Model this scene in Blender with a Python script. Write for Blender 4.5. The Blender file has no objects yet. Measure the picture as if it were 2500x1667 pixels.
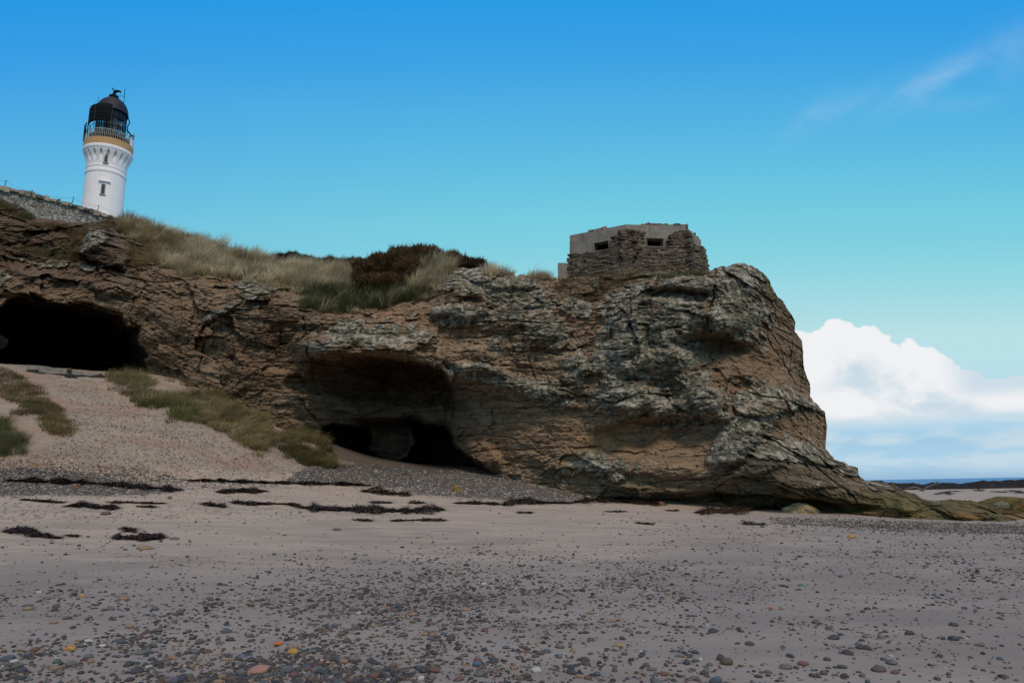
import bpy, math, random
import numpy as np
from mathutils import Matrix, Vector

random.seed(7)
rng = np.random.default_rng(11)
R_ = math.radians

# ------------------------------------------------------------------ camera, sky, sun, exposure
FPX, W0, H0 = 1750.0, 2500.0, 1667.0
CAM = np.array([0.0, 0.0, 1.6])
PITCH, ROLL = R_(11.4), R_(-1.0)
scene = bpy.context.scene
cam_data = bpy.data.cameras.new("camera")
cam_data.sensor_width = 36.0
cam_data.lens = FPX / W0 * 36.0
cam_data.clip_start, cam_data.clip_end = 0.1, 30000
cam = bpy.data.objects.new("camera", cam_data)
scene.collection.objects.link(cam)
RM = Matrix.Rotation(R_(90) + PITCH, 4, 'X') @ Matrix.Rotation(ROLL, 4, 'Z')
cam.matrix_world = Matrix.Translation(CAM.tolist()) @ RM
scene.camera = cam
RN = np.array(RM.to_3x3())

SUN_AZ, SUN_EL = R_(155), R_(48)      # clockwise from +Y (view direction)
sun_data = bpy.data.lights.new("sun", 'SUN')
sun_data.energy, sun_data.angle, sun_data.color = 1.75, R_(14), (1.0, 0.84, 0.70)
sun = bpy.data.objects.new("sun", sun_data)
sdir = Vector((math.sin(SUN_AZ) * math.cos(SUN_EL), math.cos(SUN_AZ) * math.cos(SUN_EL), math.sin(SUN_EL)))
sun.rotation_euler = sdir.to_track_quat('Z', 'Y').to_euler()
scene.collection.objects.link(sun)

scene.view_settings.view_transform = 'Standard'
scene.view_settings.look = 'None'
scene.view_settings.exposure = 0.0
scene.view_settings.gamma = 1.0
scene.view_settings.use_curve_mapping = False


def ray(px, py):
    px = np.asarray(px, float); py = np.asarray(py, float)
    c = np.stack([(px - W0 / 2) / FPX, -(py - H0 / 2) / FPX, -np.ones_like(px)], -1)
    d = c @ RN.T
    return d / d[..., 1:2]


def P(px, py, Y):
    """world point on the sight line of a photo pixel, Y metres ahead"""
    return CAM + ray(px, py) * np.asarray(Y, float)[..., None]


def proj(p):
    c = (np.asarray(p) - CAM) @ RN
    return W0 / 2 - c[..., 0] / c[..., 2] * FPX, H0 / 2 + c[..., 1] / c[..., 2] * FPX


class NT:
    """tiny node tree helper"""
    def __init__(s, tree):
        s.t = tree; s.n = tree.nodes; s.l = tree.links
    def new(s, typ, **kw):
        n = s.n.new(typ)
        for k, v in kw.items(): setattr(n, k, v)
        return n
    def put(s, sock, v):
        if hasattr(v, 'is_linked'): s.l.new(v, sock)
        elif v is not None:
            if hasattr(sock.default_value, '__len__') and not isinstance(v, (int, float)) and len(v) == 3 and len(sock.default_value) == 4: v = (*v, 1)
            sock.default_value = v
    def math(s, op, a, b=None, c=None, clamp=False):
        n = s.new('ShaderNodeMath', operation=op, use_clamp=clamp)
        for i, v in enumerate((a, b, c)):
            if v is not None: s.put(n.inputs[i], v)
        return n.outputs[0]
    def mix(s, f, a, b, blend='MIX'):
        n = s.new('ShaderNodeMix', data_type='RGBA', blend_type=blend)
        s.put(n.inputs[0], f); s.put(n.inputs[6], a); s.put(n.inputs[7], b)
        return n.outputs[2]
    def noise(s, vec, scale, detail=4, rough=0.55, dist=0.0, col=False):
        n = s.new('ShaderNodeTexNoise')
        n.inputs['Scale'].default_value = scale; n.inputs['Detail'].default_value = detail
        n.inputs['Roughness'].default_value = rough; n.inputs['Distortion'].default_value = dist
        s.put(n.inputs['Vector'], vec)
        return n.outputs[1 if col else 0]
    def ramp(s, f, stops, interp='LINEAR'):
        n = s.new('ShaderNodeValToRGB'); n.color_ramp.interpolation = interp
        e = n.color_ramp.elements
        while len(e) < len(stops): e.new(0.5)
        for i, (p, c) in enumerate(stops):
            e[i].position = p; e[i].color = (*c, 1) if hasattr(c, '__len__') else (c, c, c, 1)
        s.put(n.inputs[0], f)
        return n.outputs[0]
    def maprange(s, v, a, b, c=0.0, d=1.0, smooth=True):
        n = s.new('ShaderNodeMapRange', interpolation_type='SMOOTHSTEP' if smooth else 'LINEAR')
        for i, x in enumerate((v, a, b, c, d)): s.put(n.inputs[i], x)
        return n.outputs[0]
    def scale(s, vec, sc):
        n = s.new('ShaderNodeVectorMath', operation='MULTIPLY'); s.put(n.inputs[0], vec); s.put(n.inputs[1], sc)
        return n.outputs[0]


def lin(r, g, b):
    f = lambda c: (c / 255 / 12.92) if c / 255 <= 0.04045 else ((c / 255 + 0.055) / 1.055) ** 2.4
    return (f(r), f(g), f(b))


def azel(px, py):
    d = ray(px, py)
    return float(math.atan2(d[0], d[1])), float(math.atan2(d[2], math.hypot(d[0], d[1])))


def build_world():
    w = bpy.data.worlds.new("World"); scene.world = w; w.use_nodes = True
    T = NT(w.node_tree); T.n.clear()
    out = T.new('ShaderNodeOutputWorld'); bg = T.new('ShaderNodeBackground')
    bg.inputs[1].default_value = 0.1
    T.l.new(bg.outputs[0], out.inputs[0])
    sky = T.new('ShaderNodeTexSky', sky_type='NISHITA')
    sky.sun_disc = False; sky.sun_elevation = SUN_EL; sky.sun_rotation = SUN_AZ
    sky.air_density, sky.dust_density, sky.ozone_density = 1.0, 0.6, 1.5
    tc = T.new('ShaderNodeTexCoord'); vec = tc.outputs['Generated']
    sp = T.new('ShaderNodeSeparateXYZ'); T.l.new(vec, sp.inputs[0])
    x, y, z = sp.outputs
    az = T.math('ARCTAN2', x, y)
    el = T.math('ARCSINE', z)
    deg = T.math('MULTIPLY', el, 180 / math.pi)
    hor = T.math('SQRT', T.math('ADD', T.math('MULTIPLY', x, x), T.math('MULTIPLY', y, y)))
    drad = T.math('ARCTAN2', z, T.math('MAXIMUM', y, T.math('MULTIPLY', hor, 0.75)))
    dplane = T.math('MULTIPLY', drad, 180 / math.pi)
    sv = T.new('ShaderNodeCombineXYZ'); T.put(sv.inputs[1], T.math('COSINE', drad)); T.put(sv.inputs[2], T.math('SINE', drad)); T.l.new(sv.outputs[0], sky.inputs['Vector'])
    t = T.math('DIVIDE', dplane, 60.0, clamp=True)
    ang = lambda d: d / 60.0
    # tint of the clear sky by elevation (the air's own colour), relative to the Nishita sky
    tint = T.ramp(t, SKY_TINT)
    base = T.mix(1.0, sky.outputs[0], tint, 'MULTIPLY')
    base = T.mix(1.0, base, (SKY_GAIN,) * 3, 'MULTIPLY')
    # cumulus bank over the sea
    az0, az1 = azel(1850, 900)[0], azel(2600, 900)[0]
    azn = T.math('DIVIDE', T.math('SUBTRACT', az, az0), az1 - az0)
    comb = T.new('ShaderNodeCombineXYZ')
    T.put(comb.inputs[0], az); T.put(comb.inputs[1], T.math('MULTIPLY', el, 1.6)); comb.inputs[2].default_value = 3.1
    cv = comb.outputs[0]
    fc = T.new('ShaderNodeFloatCurve'); T.put(fc.inputs['Value'], azn)
    pts = [(1850, 815), (1938, 801), (1996, 796), (2053, 787), (2091, 791), (2130, 801), (2187, 826), (2218, 821), (2244, 843), (2302, 862), (2336, 884), (2400, 912), (2460, 920), (2600, 905)]
    cm = fc.mapping.curves[0]
    cps = []
    for px, py in pts:
        a, e = azel(px, py); cps.append(((a - az0) / (az1 - az0), e / R_(25)))
    while len(cm.points) < len(cps): cm.points.new(0.5, 0.5)
    for p, (a, e) in zip(cm.points, cps): p.location = (a, e)
    fc.mapping.update()
    top = T.math('MULTIPLY', fc.outputs[0], R_(25))
    n1 = T.noise(cv, 34, 6, 0.6); n2 = T.noise(cv, 9, 5, 0.55, 0.3); n3 = T.noise(cv, 5, 4, 0.5, 0.2)
    edge = T.math('ADD', T.math('SUBTRACT', top, el), T.math('MULTIPLY', T.math('SUBTRACT', n1, 0.5), 0.030))
    edge = T.math('ADD', edge, T.math('MULTIPLY', T.math('SUBTRACT', T.noise(cv, 95, 5, 0.6), 0.5), 0.014))
    bv = T.new('ShaderNodeTexVoronoi', feature='SMOOTH_F1'); bv.inputs['Scale'].default_value = 42.0; T.put(bv.inputs['Vector'], cv)
    edge = T.math('ADD', edge, T.math('MULTIPLY', T.math('SUBTRACT', 0.42, bv.outputs['Distance']), 0.016))
    m_top = T.maprange(edge, -0.001, 0.0035)
    _, ebase = azel(2200, 1047)
    bott = T.math('ADD', T.math('SUBTRACT', el, ebase), T.math('MULTIPLY', T.math('SUBTRACT', n2, 0.5), 0.02))
    m_bot = T.maprange(bott, -0.004, 0.018)
    m_side = T.math('MULTIPLY', T.maprange(azn, -0.8, -0.1), T.maprange(azn, 2.2, 1.4))
    bank = T.math('MULTIPLY', T.math('MULTIPLY', m_top, m_bot), m_side)
    # grey-blue hollows inside the bank
    wv = T.noise(cv, 7.0, 5, 0.55, 0.8)
    hollow = T.maprange(wv, 0.40, 0.58)
    topband = T.maprange(edge, 0.03, 0.06)
    _, elow = azel(2200, 985); 
    lowgate = T.maprange(el, azel(2200, 1000)[1], azel(2200, 965)[1])
    hol = T.math('MULTIPLY', T.math('MULTIPLY', hollow, topband), 0.9)
    fade = T.math('MULTIPLY', T.maprange(azn, 0.62, 0.75), T.maprange(el, azel(2400, 985)[1], azel(2400, 940)[1]))
    hol = T.math('MAXIMUM', hol, T.math('MULTIPLY', fade, 0.8))
    ccol = T.mix(hol, tuple(c / 0.1 for c in lin(240, 241, 243)), tuple(c / 0.1 for c in lin(196, 216, 229)))
    lowdim = T.maprange(el, azel(2200, 1045)[1], azel(2200, 1000)[1])
    ccol = T.mix(lowdim, tuple(c / 0.1 for c in lin(205, 221, 233)), ccol)
    left = T.math('MULTIPLY', T.maprange(az, 0.15, -0.7), T.maprange(deg, 40, 12))
    base = T.mix(left, base, T.mix(1.0, base, (0.93, 0.90, 1.0), 'MULTIPLY'))
    col = T.mix(bank, base, ccol)
    # thin low cloud streaks near the horizon
    comb2 = T.new('ShaderNodeCombineXYZ'); T.put(comb2.inputs[0], az); T.put(comb2.inputs[1], T.math('MULTIPLY', el, 4.0))
    ls = T.maprange(T.noise(comb2.outputs[0], 9, 5, 0.55, 0.2), 0.42, 0.62)
    lowm = T.math('MULTIPLY', T.math('MULTIPLY', ls, T.maprange(deg, 4.6, 3.6)), T.maprange(deg, -0.2, 1.2))
    col = T.mix(T.math('MULTIPLY', lowm, 0.75), col, tuple(c / 0.1 for c in lin(204, 222, 232)))
    # cirrus wisps
    for (px, py, sa, sb, rot, amp) in [(2255, 212, 80, 24, -20, 0.27), (2320, 184, 50, 14, -22, 0.10), (1975, 292, 60, 22, -35, 0.13), (2470, 125, 60, 45, -10, 0.13), (2080, 250, 90, 20, -20, 0.08), (2330, 255, 80, 18, 10, 0.08)]:
        a, e = azel(px, py); k = math.cos(e) 
        dx = T.math('MULTIPLY', T.math('SUBTRACT', az, a), k * FPX); dy = T.math('MULTIPLY', T.math('SUBTRACT', el, e), FPX)
        c_, s_ = math.cos(R_(-rot)), math.sin(R_(-rot))
        u = T.math('DIVIDE', T.math('ADD', T.math('MULTIPLY', dx, c_), T.math('MULTIPLY', dy, s_)), sa)
        v = T.math('DIVIDE', T.math('SUBTRACT', T.math('MULTIPLY', dy, c_), T.math('MULTIPLY', dx, s_)), sb)
        r2 = T.math('ADD', T.math('MULTIPLY', u, u), T.math('MULTIPLY', v, v))
        g = T.math('EXPONENT', T.math('MULTIPLY', r2, -1.0))
        nz = T.maprange(T.noise(cv, 13, 5, 0.6, 0.3), 0.2, 0.75)
        col = T.mix(T.math('MULTIPLY', T.math('MULTIPLY', g, nz), amp), col, tuple(c / 0.1 for c in lin(225, 232, 240)))
    # unseen warm fill light added behind the camera and overhead, broken up like cloud
    behind = T.math('MAXIMUM', T.math('MULTIPLY', T.maprange(y, 0.25, -0.4), T.maprange(deg, 8, 45)), T.maprange(deg, 52, 68))
    bn = T.maprange(T.noise(vec, 2.2, 5, 0.55, 0.3), 0.30, 0.55)
    col = T.mix(T.math('MULTIPLY', behind, T.math('MULTIPLY', bn, 0.95)), col, (BACK_FILL * 1.34, BACK_FILL * 1.10, BACK_FILL * 0.95))
    T.l.new(col, bg.inputs[0])


SKY_TINT = [(0.0, (0.5, 0.5, 0.5)), (1.0, (0.5, 0.5, 0.5))]
SKY_GAIN = 2.0
BACK_FILL = 6.0

NISH = [(0, (.572, .566, .438)), (1, (.648, .682, .548)), (3, (.582, .707, .673)), (6, (.424, .591, .705)), (9, (.324, .483, .653)), (12, (.252, .391, .579)), (15, (.208, .33, .514)), (20, (.158, .255, .423)), (25, (.1265, .2065, .356)), (30, (.106, .1745, .309)), (37, (.0883, .146, .264)), (45, (.0775, .1284, .236)), (60, (.073, .12, .223))]
TARG = [(0, (158, 196, 226)), (3, (160, 201, 229)), (6, (168, 209, 231)), (9, (182, 220, 230)), (11.4, (182, 221, 227)), (15.7, (150, 213, 224)), (18.8, (127, 206, 222)), (21, (117, 202, 222)), (24, (103, 192, 223)), (27, (90, 182, 225)), (30, (76, 172, 226)), (33, (60, 162, 227)), (37, (42, 153, 227)), (45, (38, 140, 215)), (60, (36, 130, 205))]
SKY_GAIN = 4.0
SKY_TINT = []
for e_, c_ in TARG:
    nn = [np.interp(e_, [q[0] for q in NISH], [q[1][k] for q in NISH]) for k in range(3)]
    SKY_TINT.append((e_ / 60.0, tuple(float(a / b / SKY_GAIN) for a, b in zip(lin(*c_), nn))))
build_world()

# ------------------------------------------------------------------ numeric helpers
def _h(ix, iy, seed):
    n = (ix.astype(np.int64) * 374761393 + iy.astype(np.int64) * 668265263 + seed * 1442695041) & 0xFFFFFFFF
    n = ((n ^ (n >> 13)) * 1274126177) & 0xFFFFFFFF
    n = ((n ^ (n >> 16)) * 2246822519) & 0xFFFFFFFF
    return ((n ^ (n >> 15)) & 0xFFFFFF) / float(0xFFFFFF)


def vnoise(x, y, seed=0):
    ix = np.floor(x); iy = np.floor(y); fx = x - ix; fy = y - iy
    fx = fx * fx * fx * (fx * (fx * 6 - 15) + 10); fy = fy * fy * fy * (fy * (fy * 6 - 15) + 10)
    a = _h(ix, iy, seed); b = _h(ix + 1, iy, seed); c = _h(ix, iy + 1, seed); d = _h(ix + 1, iy + 1, seed)
    return (a + (b - a) * fx) * (1 - fy) + (c + (d - c) * fx) * fy


def fbm(x, y, octs=4, seed=0, gain=0.5):
    s = 0; a = 1; t = 0
    for i in range(octs):
        s = s + a * vnoise(x * 2 ** i + i * 17.3, y * 2 ** i - i * 9.1, seed + i); t += a; a *= gain
    return s / t * 2 - 1          # about -1..1


def ridged(x, y, octs=4, seed=0):
    s = 0; a = 1; t = 0
    for i in range(octs):
        s = s + a * (1 - np.abs(vnoise(x * 2 ** i + i * 7.7, y * 2 ** i, seed + i) * 2 - 1)); t += a; a *= 0.5
    return s / t


def worley(x, y, seed=0, jit=0.85):
    ix = np.floor(x); iy = np.floor(y)
    f1 = np.full(x.shape, 9.0); f2 = np.full(x.shape, 9.0)
    cx = np.zeros_like(x); cy = np.zeros_like(x)
    for dx in (-1, 0, 1):
        for dy in (-1, 0, 1):
            jx = ix + dx; jy = iy + dy
            qx = jx + 0.5 + (_h(jx, jy, seed) - 0.5) * jit; qy = jy + 0.5 + (_h(jx, jy, seed + 5) - 0.5) * jit
            d = np.maximum(np.abs(x - qx), np.abs(y - qy)) * 0.6 + np.hypot(x - qx, y - qy) * 0.4
            m = d < f1
            f2 = np.where(m, f1, np.minimum(f2, d)); f1 = np.where(m, d, f1)
            cx = np.where(m, qx, cx); cy = np.where(m, qy, cy)
    rid = _h(np.round(cx * 977), np.round(cy * 977), seed + 9)
    r2 = _h(np.round(cx * 977), np.round(cy * 977), seed + 10); r3 = _h(np.round(cx * 977), np.round(cy * 977), seed + 11)
    return f2 - f1, rid, (x - cx) * (r2 - 0.5) * 2 + (y - cy) * (r3 - 0.5) * 2


def sstep(a, b, x):
    t = np.clip((x - a) / (b - a), 0, 1); return t * t * (3 - 2 * t)


class TPS:
    def __init__(s, pts, vals, smooth=0.0):
        p = np.asarray(pts, float); s.mu = p.mean(0); s.sc = p.std(); s.p = (p - s.mu) / s.sc; n = len(p)
        d = s.p[:, None] - s.p[None]; r2 = (d ** 2).sum(-1)
        K = 0.5 * r2 * np.log(r2 + 1e-12) + np.eye(n) * smooth
        A = np.zeros((n + 3, n + 3)); A[:n, :n] = K; A[:n, n] = 1; A[:n, n + 1:] = s.p; A[n:, :n] = A[:n, n:].T
        b = np.zeros(n + 3); b[:n] = vals; s.w = np.linalg.solve(A, b)
    def __call__(s, x, y):
        sh = np.shape(x); q = (np.stack([np.ravel(x), np.ravel(y)], -1) - s.mu) / s.sc
        out = s.w[len(s.p)] + q @ s.w[len(s.p) + 1:]
        for i, p in enumerate(s.p):
            r2 = (q[:, 0] - p[0]) ** 2 + (q[:, 1] - p[1]) ** 2
            out += s.w[i] * 0.5 * r2 * np.log(r2 + 1e-12)
        return out.reshape(sh)


def sdist(poly, x, y):
    """signed distance to polygon (inside positive)"""
    p = np.asarray(poly, float); n = len(p)
    d = np.full(x.shape, 1e9); ins = np.zeros(x.shape, bool)
    for i in range(n):
        a = p[i]; b = p[(i + 1) % n]; e = b - a
        t = np.clip(((x - a[0]) * e[0] + (y - a[1]) * e[1]) / (e @ e + 1e-9), 0, 1)
        d = np.minimum(d, (x - a[0] - t * e[0]) ** 2 + (y - a[1] - t * e[1]) ** 2)
        c = ((a[1] > y) != (b[1] > y))
        with np.errstate(divide='ignore', invalid='ignore'):
            xi = a[0] + (y - a[1]) * e[0] / (e[1] if e[1] != 0 else 1e-9)
        ins ^= c & (x < xi)
    d = np.sqrt(d)
    return np.where(ins, d, -d)


def pdist(line, x, y):
    p = np.asarray(line, float); d = np.full(x.shape, 1e9)
    for i in range(len(p) - 1):
        a = p[i]; b = p[i + 1]; e = b - a
        t = np.clip(((x - a[0]) * e[0] + (y - a[1]) * e[1]) / (e @ e + 1e-9), 0, 1)
        d = np.minimum(d, (x - a[0] - t * e[0]) ** 2 + (y - a[1] - t * e[1]) ** 2)
    return np.sqrt(d)


def ell(x, y, cx, cy, rx, ry, rot=0):
    c, s = math.cos(R_(rot)), math.sin(R_(rot)); dx = x - cx; dy = y - cy
    return ((dx * c + dy * s) / rx) ** 2 + ((-dx * s + dy * c) / ry) ** 2


# ------------------------------------------------------------------ mesh helpers
def link(o):
    scene.collection.objects.link(o); return o


def npmesh(name, verts, faces, mat=None, parent=None, smooth=True, col=None, attrs=None, mats=None, midx=None):
    """faces: (n,k) int array or list of such arrays"""
    fl = faces if isinstance(faces, list) else [faces]
    fl = [np.asarray(f, np.int32) for f in fl if len(f)]
    me = bpy.data.meshes.new(name); v = np.asarray(verts, np.float32)
    me.vertices.add(len(v)); me.vertices.foreach_set('co', v.ravel())
    nl = sum(f.size for f in fl); nf = sum(len(f) for f in fl)
    me.loops.add(nl); me.polygons.add(nf)
    me.loops.foreach_set('vertex_index', np.concatenate([f.ravel() for f in fl]))
    tot = np.concatenate([np.full(len(f), f.shape[1], np.int32) for f in fl])
    st = np.concatenate([[0], np.cumsum(tot)[:-1]]).astype(np.int32)
    me.polygons.foreach_set('loop_start', st)
    me.polygons.foreach_set('use_smooth', np.full(nf, smooth))
    if mats:
        for m in mats: me.materials.append(m)
        if midx is not None: me.polygons.foreach_set('material_index', np.asarray(midx, np.int32))
    elif mat: me.materials.append(mat)
    me.update(calc_edges=True)
    if col is not None:
        a = me.attributes.new('Col', 'FLOAT_COLOR', 'POINT')
        c = np.ones((len(v), 4), np.float32); c[:, :3] = col; a.data.foreach_set('color', c.ravel())
    for k, val in (attrs or {}).items():
        a = me.attributes.new(k, 'FLOAT', 'POINT'); a.data.foreach_set('value', np.asarray(val, np.float32).ravel())
    o = bpy.data.objects.new(name, me); link(o)
    if parent: o.parent = parent
    return o


class MB:
    """collects simple shapes into one mesh"""
    def __init__(s): s.v = []; s.q = []; s.t = []; s.n = 0; s.c = []
    def add(s, v, q=None, t=None, col=None):
        v = np.asarray(v, float)
        if q is not None and len(q): s.q.append(np.asarray(q) + s.n)
        if t is not None and len(t): s.t.append(np.asarray(t) + s.n)
        s.v.append(v); s.n += len(v)
        if col is not None: s.c.append(np.tile(col, (len(v), 1)))
    def box(s, c, size, rot=None, jit=0, col=None):
        h = np.array(size) / 2
        v = np.array([[x, y, z] for z in (-1, 1) for y in (-1, 1) for x in (-1, 1)]) * h
        if jit: v = v + rng.uniform(-jit, jit, v.shape)
        if rot is not None: v = v @ np.asarray(rot).T
        s.add(v + np.array(c), [[0, 2, 3, 1], [4, 5, 7, 6], [0, 1, 5, 4], [2, 6, 7, 3], [0, 4, 6, 2], [1, 3, 7, 5]], col=col)
    def tube(s, pts, rad, n=8, cap=True, col=None):
        pts = np.asarray(pts, float); m = len(pts); rad = np.broadcast_to(rad, (m,))
        vs = []
        for i in range(m):
            d = pts[min(i + 1, m - 1)] - pts[max(i - 1, 0)]; d = d / (np.linalg.norm(d) + 1e-9)
            up = np.array([0, 0, 1.0]) if abs(d[2]) < 0.9 else np.array([1.0, 0, 0])
            a = np.cross(d, up); a /= np.linalg.norm(a); b = np.cross(d, a)
            th = np.arange(n) / n * 2 * math.pi
            vs.append(pts[i] + rad[i] * (np.cos(th)[:, None] * a + np.sin(th)[:, None] * b))
        q = [[i * n + j, i * n + (j + 1) % n, (i + 1) * n + (j + 1) % n, (i + 1) * n + j] for i in range(m - 1) for j in range(n)]
        v = np.concatenate(vs); t = []
        if cap:
            v = np.concatenate([v, [pts[0]], [pts[-1]]]); k = m * n
            t = [[k, (j + 1) % n, j] for j in range(n)] + [[k + 1, (m - 1) * n + j, (m - 1) * n + (j + 1) % n] for j in range(n)]
        s.add(v, q, t, col)
    def lathe(s, prof, c=(0, 0, 0), n=48, a0=0.0, a1=2 * math.pi, fn=None):
        """prof: (r, z) list. fn(r,z,theta)->r"""
        full = abs(a1 - a0 - 2 * math.pi) < 1e-6
        k = n if full else n + 1
        th = a0 + (a1 - a0) * np.arange(k) / n; vs = []
        for r, z in prof:
            rr = np.array([fn(r, z, t) for t in th]) if fn else r
            vs.append(np.stack([rr * np.cos(th) + c[0], rr * np.sin(th) + c[1], np.full(k, z + c[2])], -1))
        q = []
        for i in range(len(prof) - 1):
            for j in range(n):
                j2 = (j + 1) % k; q.append([i * k + j, i * k + j2, (i + 1) * k + j2, (i + 1) * k + j])
        s.add(np.concatenate(vs), q)
    def build(s, name, mat, parent=None, smooth=False):
        v = np.concatenate(s.v); fl = []
        if s.q: fl.append(np.concatenate(s.q))
        if s.t: fl.append(np.concatenate(s.t))
        return npmesh(name, v, fl, mat, parent, smooth, col=np.concatenate(s.c) if s.c else None)


def tag(o, label=None, cat=None, group=None, kind=None):
    if label: o['label'] = label
    if cat: o['category'] = cat
    if group: o['group'] = group
    if kind: o['kind'] = kind
    return o


def empty(name, loc):
    o = bpy.data.objects.new(name, None); o.location = loc; o.empty_display_size = 0.3; return link(o)


def part(mb, name, mat, root, smooth=False):
    """mesh given in world coordinates -> child of root at root's place"""
    o = mb.build(name, mat, None, smooth)
    o.parent = root
    o.matrix_parent_inverse = Matrix.Translation(-Vector(root.location))
    return o


# ------------------------------------------------------------------ materials
def pmat(name, base, rough=0.85, bump=None, var=0.0, vscale=3.0, attr=False, spec=0.3, metal=0.0, coord='Object', extra=None):
    m = bpy.data.materials.new(name); m.use_nodes = True
    T = NT(m.node_tree); b = T.n['Principled BSDF']
    tc = T.new('ShaderNodeTexCoord'); vec = tc.outputs[coord]
    col = base
    if attr:
        a = T.new('ShaderNodeAttribute'); a.attribute_name = 'Col'; col = a.outputs['Color']
    if var:
        n = T.noise(vec, vscale, 6, 0.6)
        k = T.maprange(n, 0.3, 0.7, 1 - var, 1 + var, False)
        cc = T.new('ShaderNodeVectorMath', operation='SCALE'); T.put(cc.inputs[0], col if hasattr(col, 'is_linked') else None)
        if not hasattr(col, 'is_linked'): cc.inputs[0].default_value = col
        T.put(cc.inputs[3], k); col = cc.outputs[0]
    if extra: col = extra(T, vec, col)
    T.put(b.inputs['Base Color'], col)
    b.inputs['Roughness'].default_value = rough; b.inputs['Specular IOR Level'].default_value = spec; b.inputs['Metallic'].default_value = metal
    if bump:
        h = T.noise(vec, bump[0], 6, 0.65)
        bn = T.new('ShaderNodeBump'); bn.inputs['Strength'].default_value = 1.0; bn.inputs['Distance'].default_value = bump[1]
        T.put(bn.inputs['Height'], h); T.l.new(bn.outputs[0], b.inputs['Normal'])
    return m


def rock_mat(name, k=1.0):
    m = bpy.data.materials.new(name); m.use_nodes = True
    T = NT(m.node_tree); b = T.n['Principled BSDF']
    tc = T.new('ShaderNodeTexCoord'); vec = tc.outputs['Object']
    a = T.new('ShaderNodeAttribute'); a.attribute_name = 'Col'; col = a.outputs['Color']
    bed = T.noise(T.scale(vec, (0.35, 0.35, 3.2)), 2.2, 6, 0.62, 0.25)
    fine = T.noise(vec, 9.0, 8, 0.68)
    spk = T.noise(vec, 26.0, 4, 0.6)
    col = T.mix(T.maprange(bed, 0.35, 0.65), T.mix(1.0, col, (0.80, 0.77, 0.74), 'MULTIPLY'), T.mix(1.0, col, (1.22, 1.2, 1.16), 'MULTIPLY'))
    kk = T.maprange(fine, 0.3, 0.72, 0.66, 1.38, False)
    kk = T.math('MULTIPLY', kk, T.maprange(spk, 0.3, 0.7, 0.82, 1.2, False))
    cc = T.new('ShaderNodeVectorMath', operation='SCALE'); T.put(cc.inputs[0], col); T.put(cc.inputs[3], kk)
    T.put(b.inputs['Base Color'], cc.outputs[0])
    b.inputs['Roughness'].default_value = 0.92; b.inputs['Specular IOR Level'].default_value = 0.15
    h = T.math('ADD', T.math('MULTIPLY', fine, 1.0), T.math('ADD', T.math('MULTIPLY', bed, 0.9), T.math('MULTIPLY', spk, 0.35)))
    bn = T.new('ShaderNodeBump'); bn.inputs['Strength'].default_value = 1.0; bn.inputs['Distance'].default_value = 0.11 * k
    T.put(bn.inputs['Height'], h); T.l.new(bn.outputs[0], b.inputs['Normal'])
    return m


M_rock = rock_mat('cliff_rock')
M_attr = pmat('attr_plain', (0.2, 0.2, 0.2), 0.9, attr=True, var=0.25, vscale=40)
M_grass = pmat('grass_blades', (0.2, 0.2, 0.1), 0.75, attr=True, spec=0.15)
_t = NT(M_grass.node_tree); _tr = _t.new('ShaderNodeBsdfTranslucent'); _mx = _t.new('ShaderNodeMixShader'); _at = _t.new('ShaderNodeAttribute'); _at.attribute_name = 'Col'
_mx.inputs[0].default_value = 0.4; _t.l.new(_at.outputs[0], _tr.inputs[0]); _t.l.new(_t.n['Principled BSDF'].outputs[0], _mx.inputs[1]); _t.l.new(_tr.outputs[0], _mx.inputs[2]); _t.l.new(_mx.outputs[0], _t.n['Material Output'].inputs[0])

# ------------------------------------------------------------------ ground shape
# control: (photo px, py, metres ahead) of points lying on the beach and the dune
GC = [(-200, 1667, 5.6), (300, 1667, 5.7), (1250, 1667, 5.9), (2200, 1667, 6.1), (2700, 1667, 6.2),
      (-200, 1500, 8.0), (600, 1500, 8.2), (1250, 1500, 8.6), (1900, 1500, 8.8), (2600, 1500, 9.0),
      (0, 1380, 11.8), (800, 1380, 12.4), (1400, 1380, 13.0), (2000, 1380, 13.2), (2600, 1380, 13.2),
      (0, 1290, 17.5), (700, 1285, 18.5), (1250, 1290, 19), (1800, 1300, 19), (2500, 1310, 19.0),
      (0, 1240, 22), (700, 1235, 24), (1250, 1235, 26), (1750, 1262, 25), (2500, 1278, 25.2),
      (-60, 1190, 25), (350, 1192, 26), (700, 1196, 29), (1000, 1196, 31), (1300, 1205, 32.5), (1500, 1226, 33),
      (-60, 1150, 27.5), (200, 1150, 28.5), (450, 1150, 30), (700, 1150, 33), (850, 1138, 36.5), (1040, 1153, 37.2), (1230, 1166, 37),
      (100, 1080, 30), (300, 1050, 31.5), (480, 1060, 32), (640, 1100, 33.5), (780, 1085, 37),
      (-60, 1040, 30), (40, 1010, 31), (110, 990, 32), (170, 1000, 33),
      (-60, 930, 34), (0, 893, 36), (70, 905, 37.0), (180, 912, 38), (260, 915, 38), (360, 914, 38.5),
      (250, 980, 34.5), (400, 960, 36), (420, 925, 38.5), (520, 970, 37.5), (640, 1030, 37.5), (730, 1060, 38),
      (1300, 1183, 36.5), (1420, 1206, 35.2), (1640, 1232, 33.2), (1900, 1246, 31.5), (2130, 1258, 29.3), (2334, 1269, 27.6), (2500, 1268, 27.2)]
gp = P(np.array([c[0] for c in GC]), np.array([c[1] for c in GC]), np.array([c[2] for c in GC]))
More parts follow.
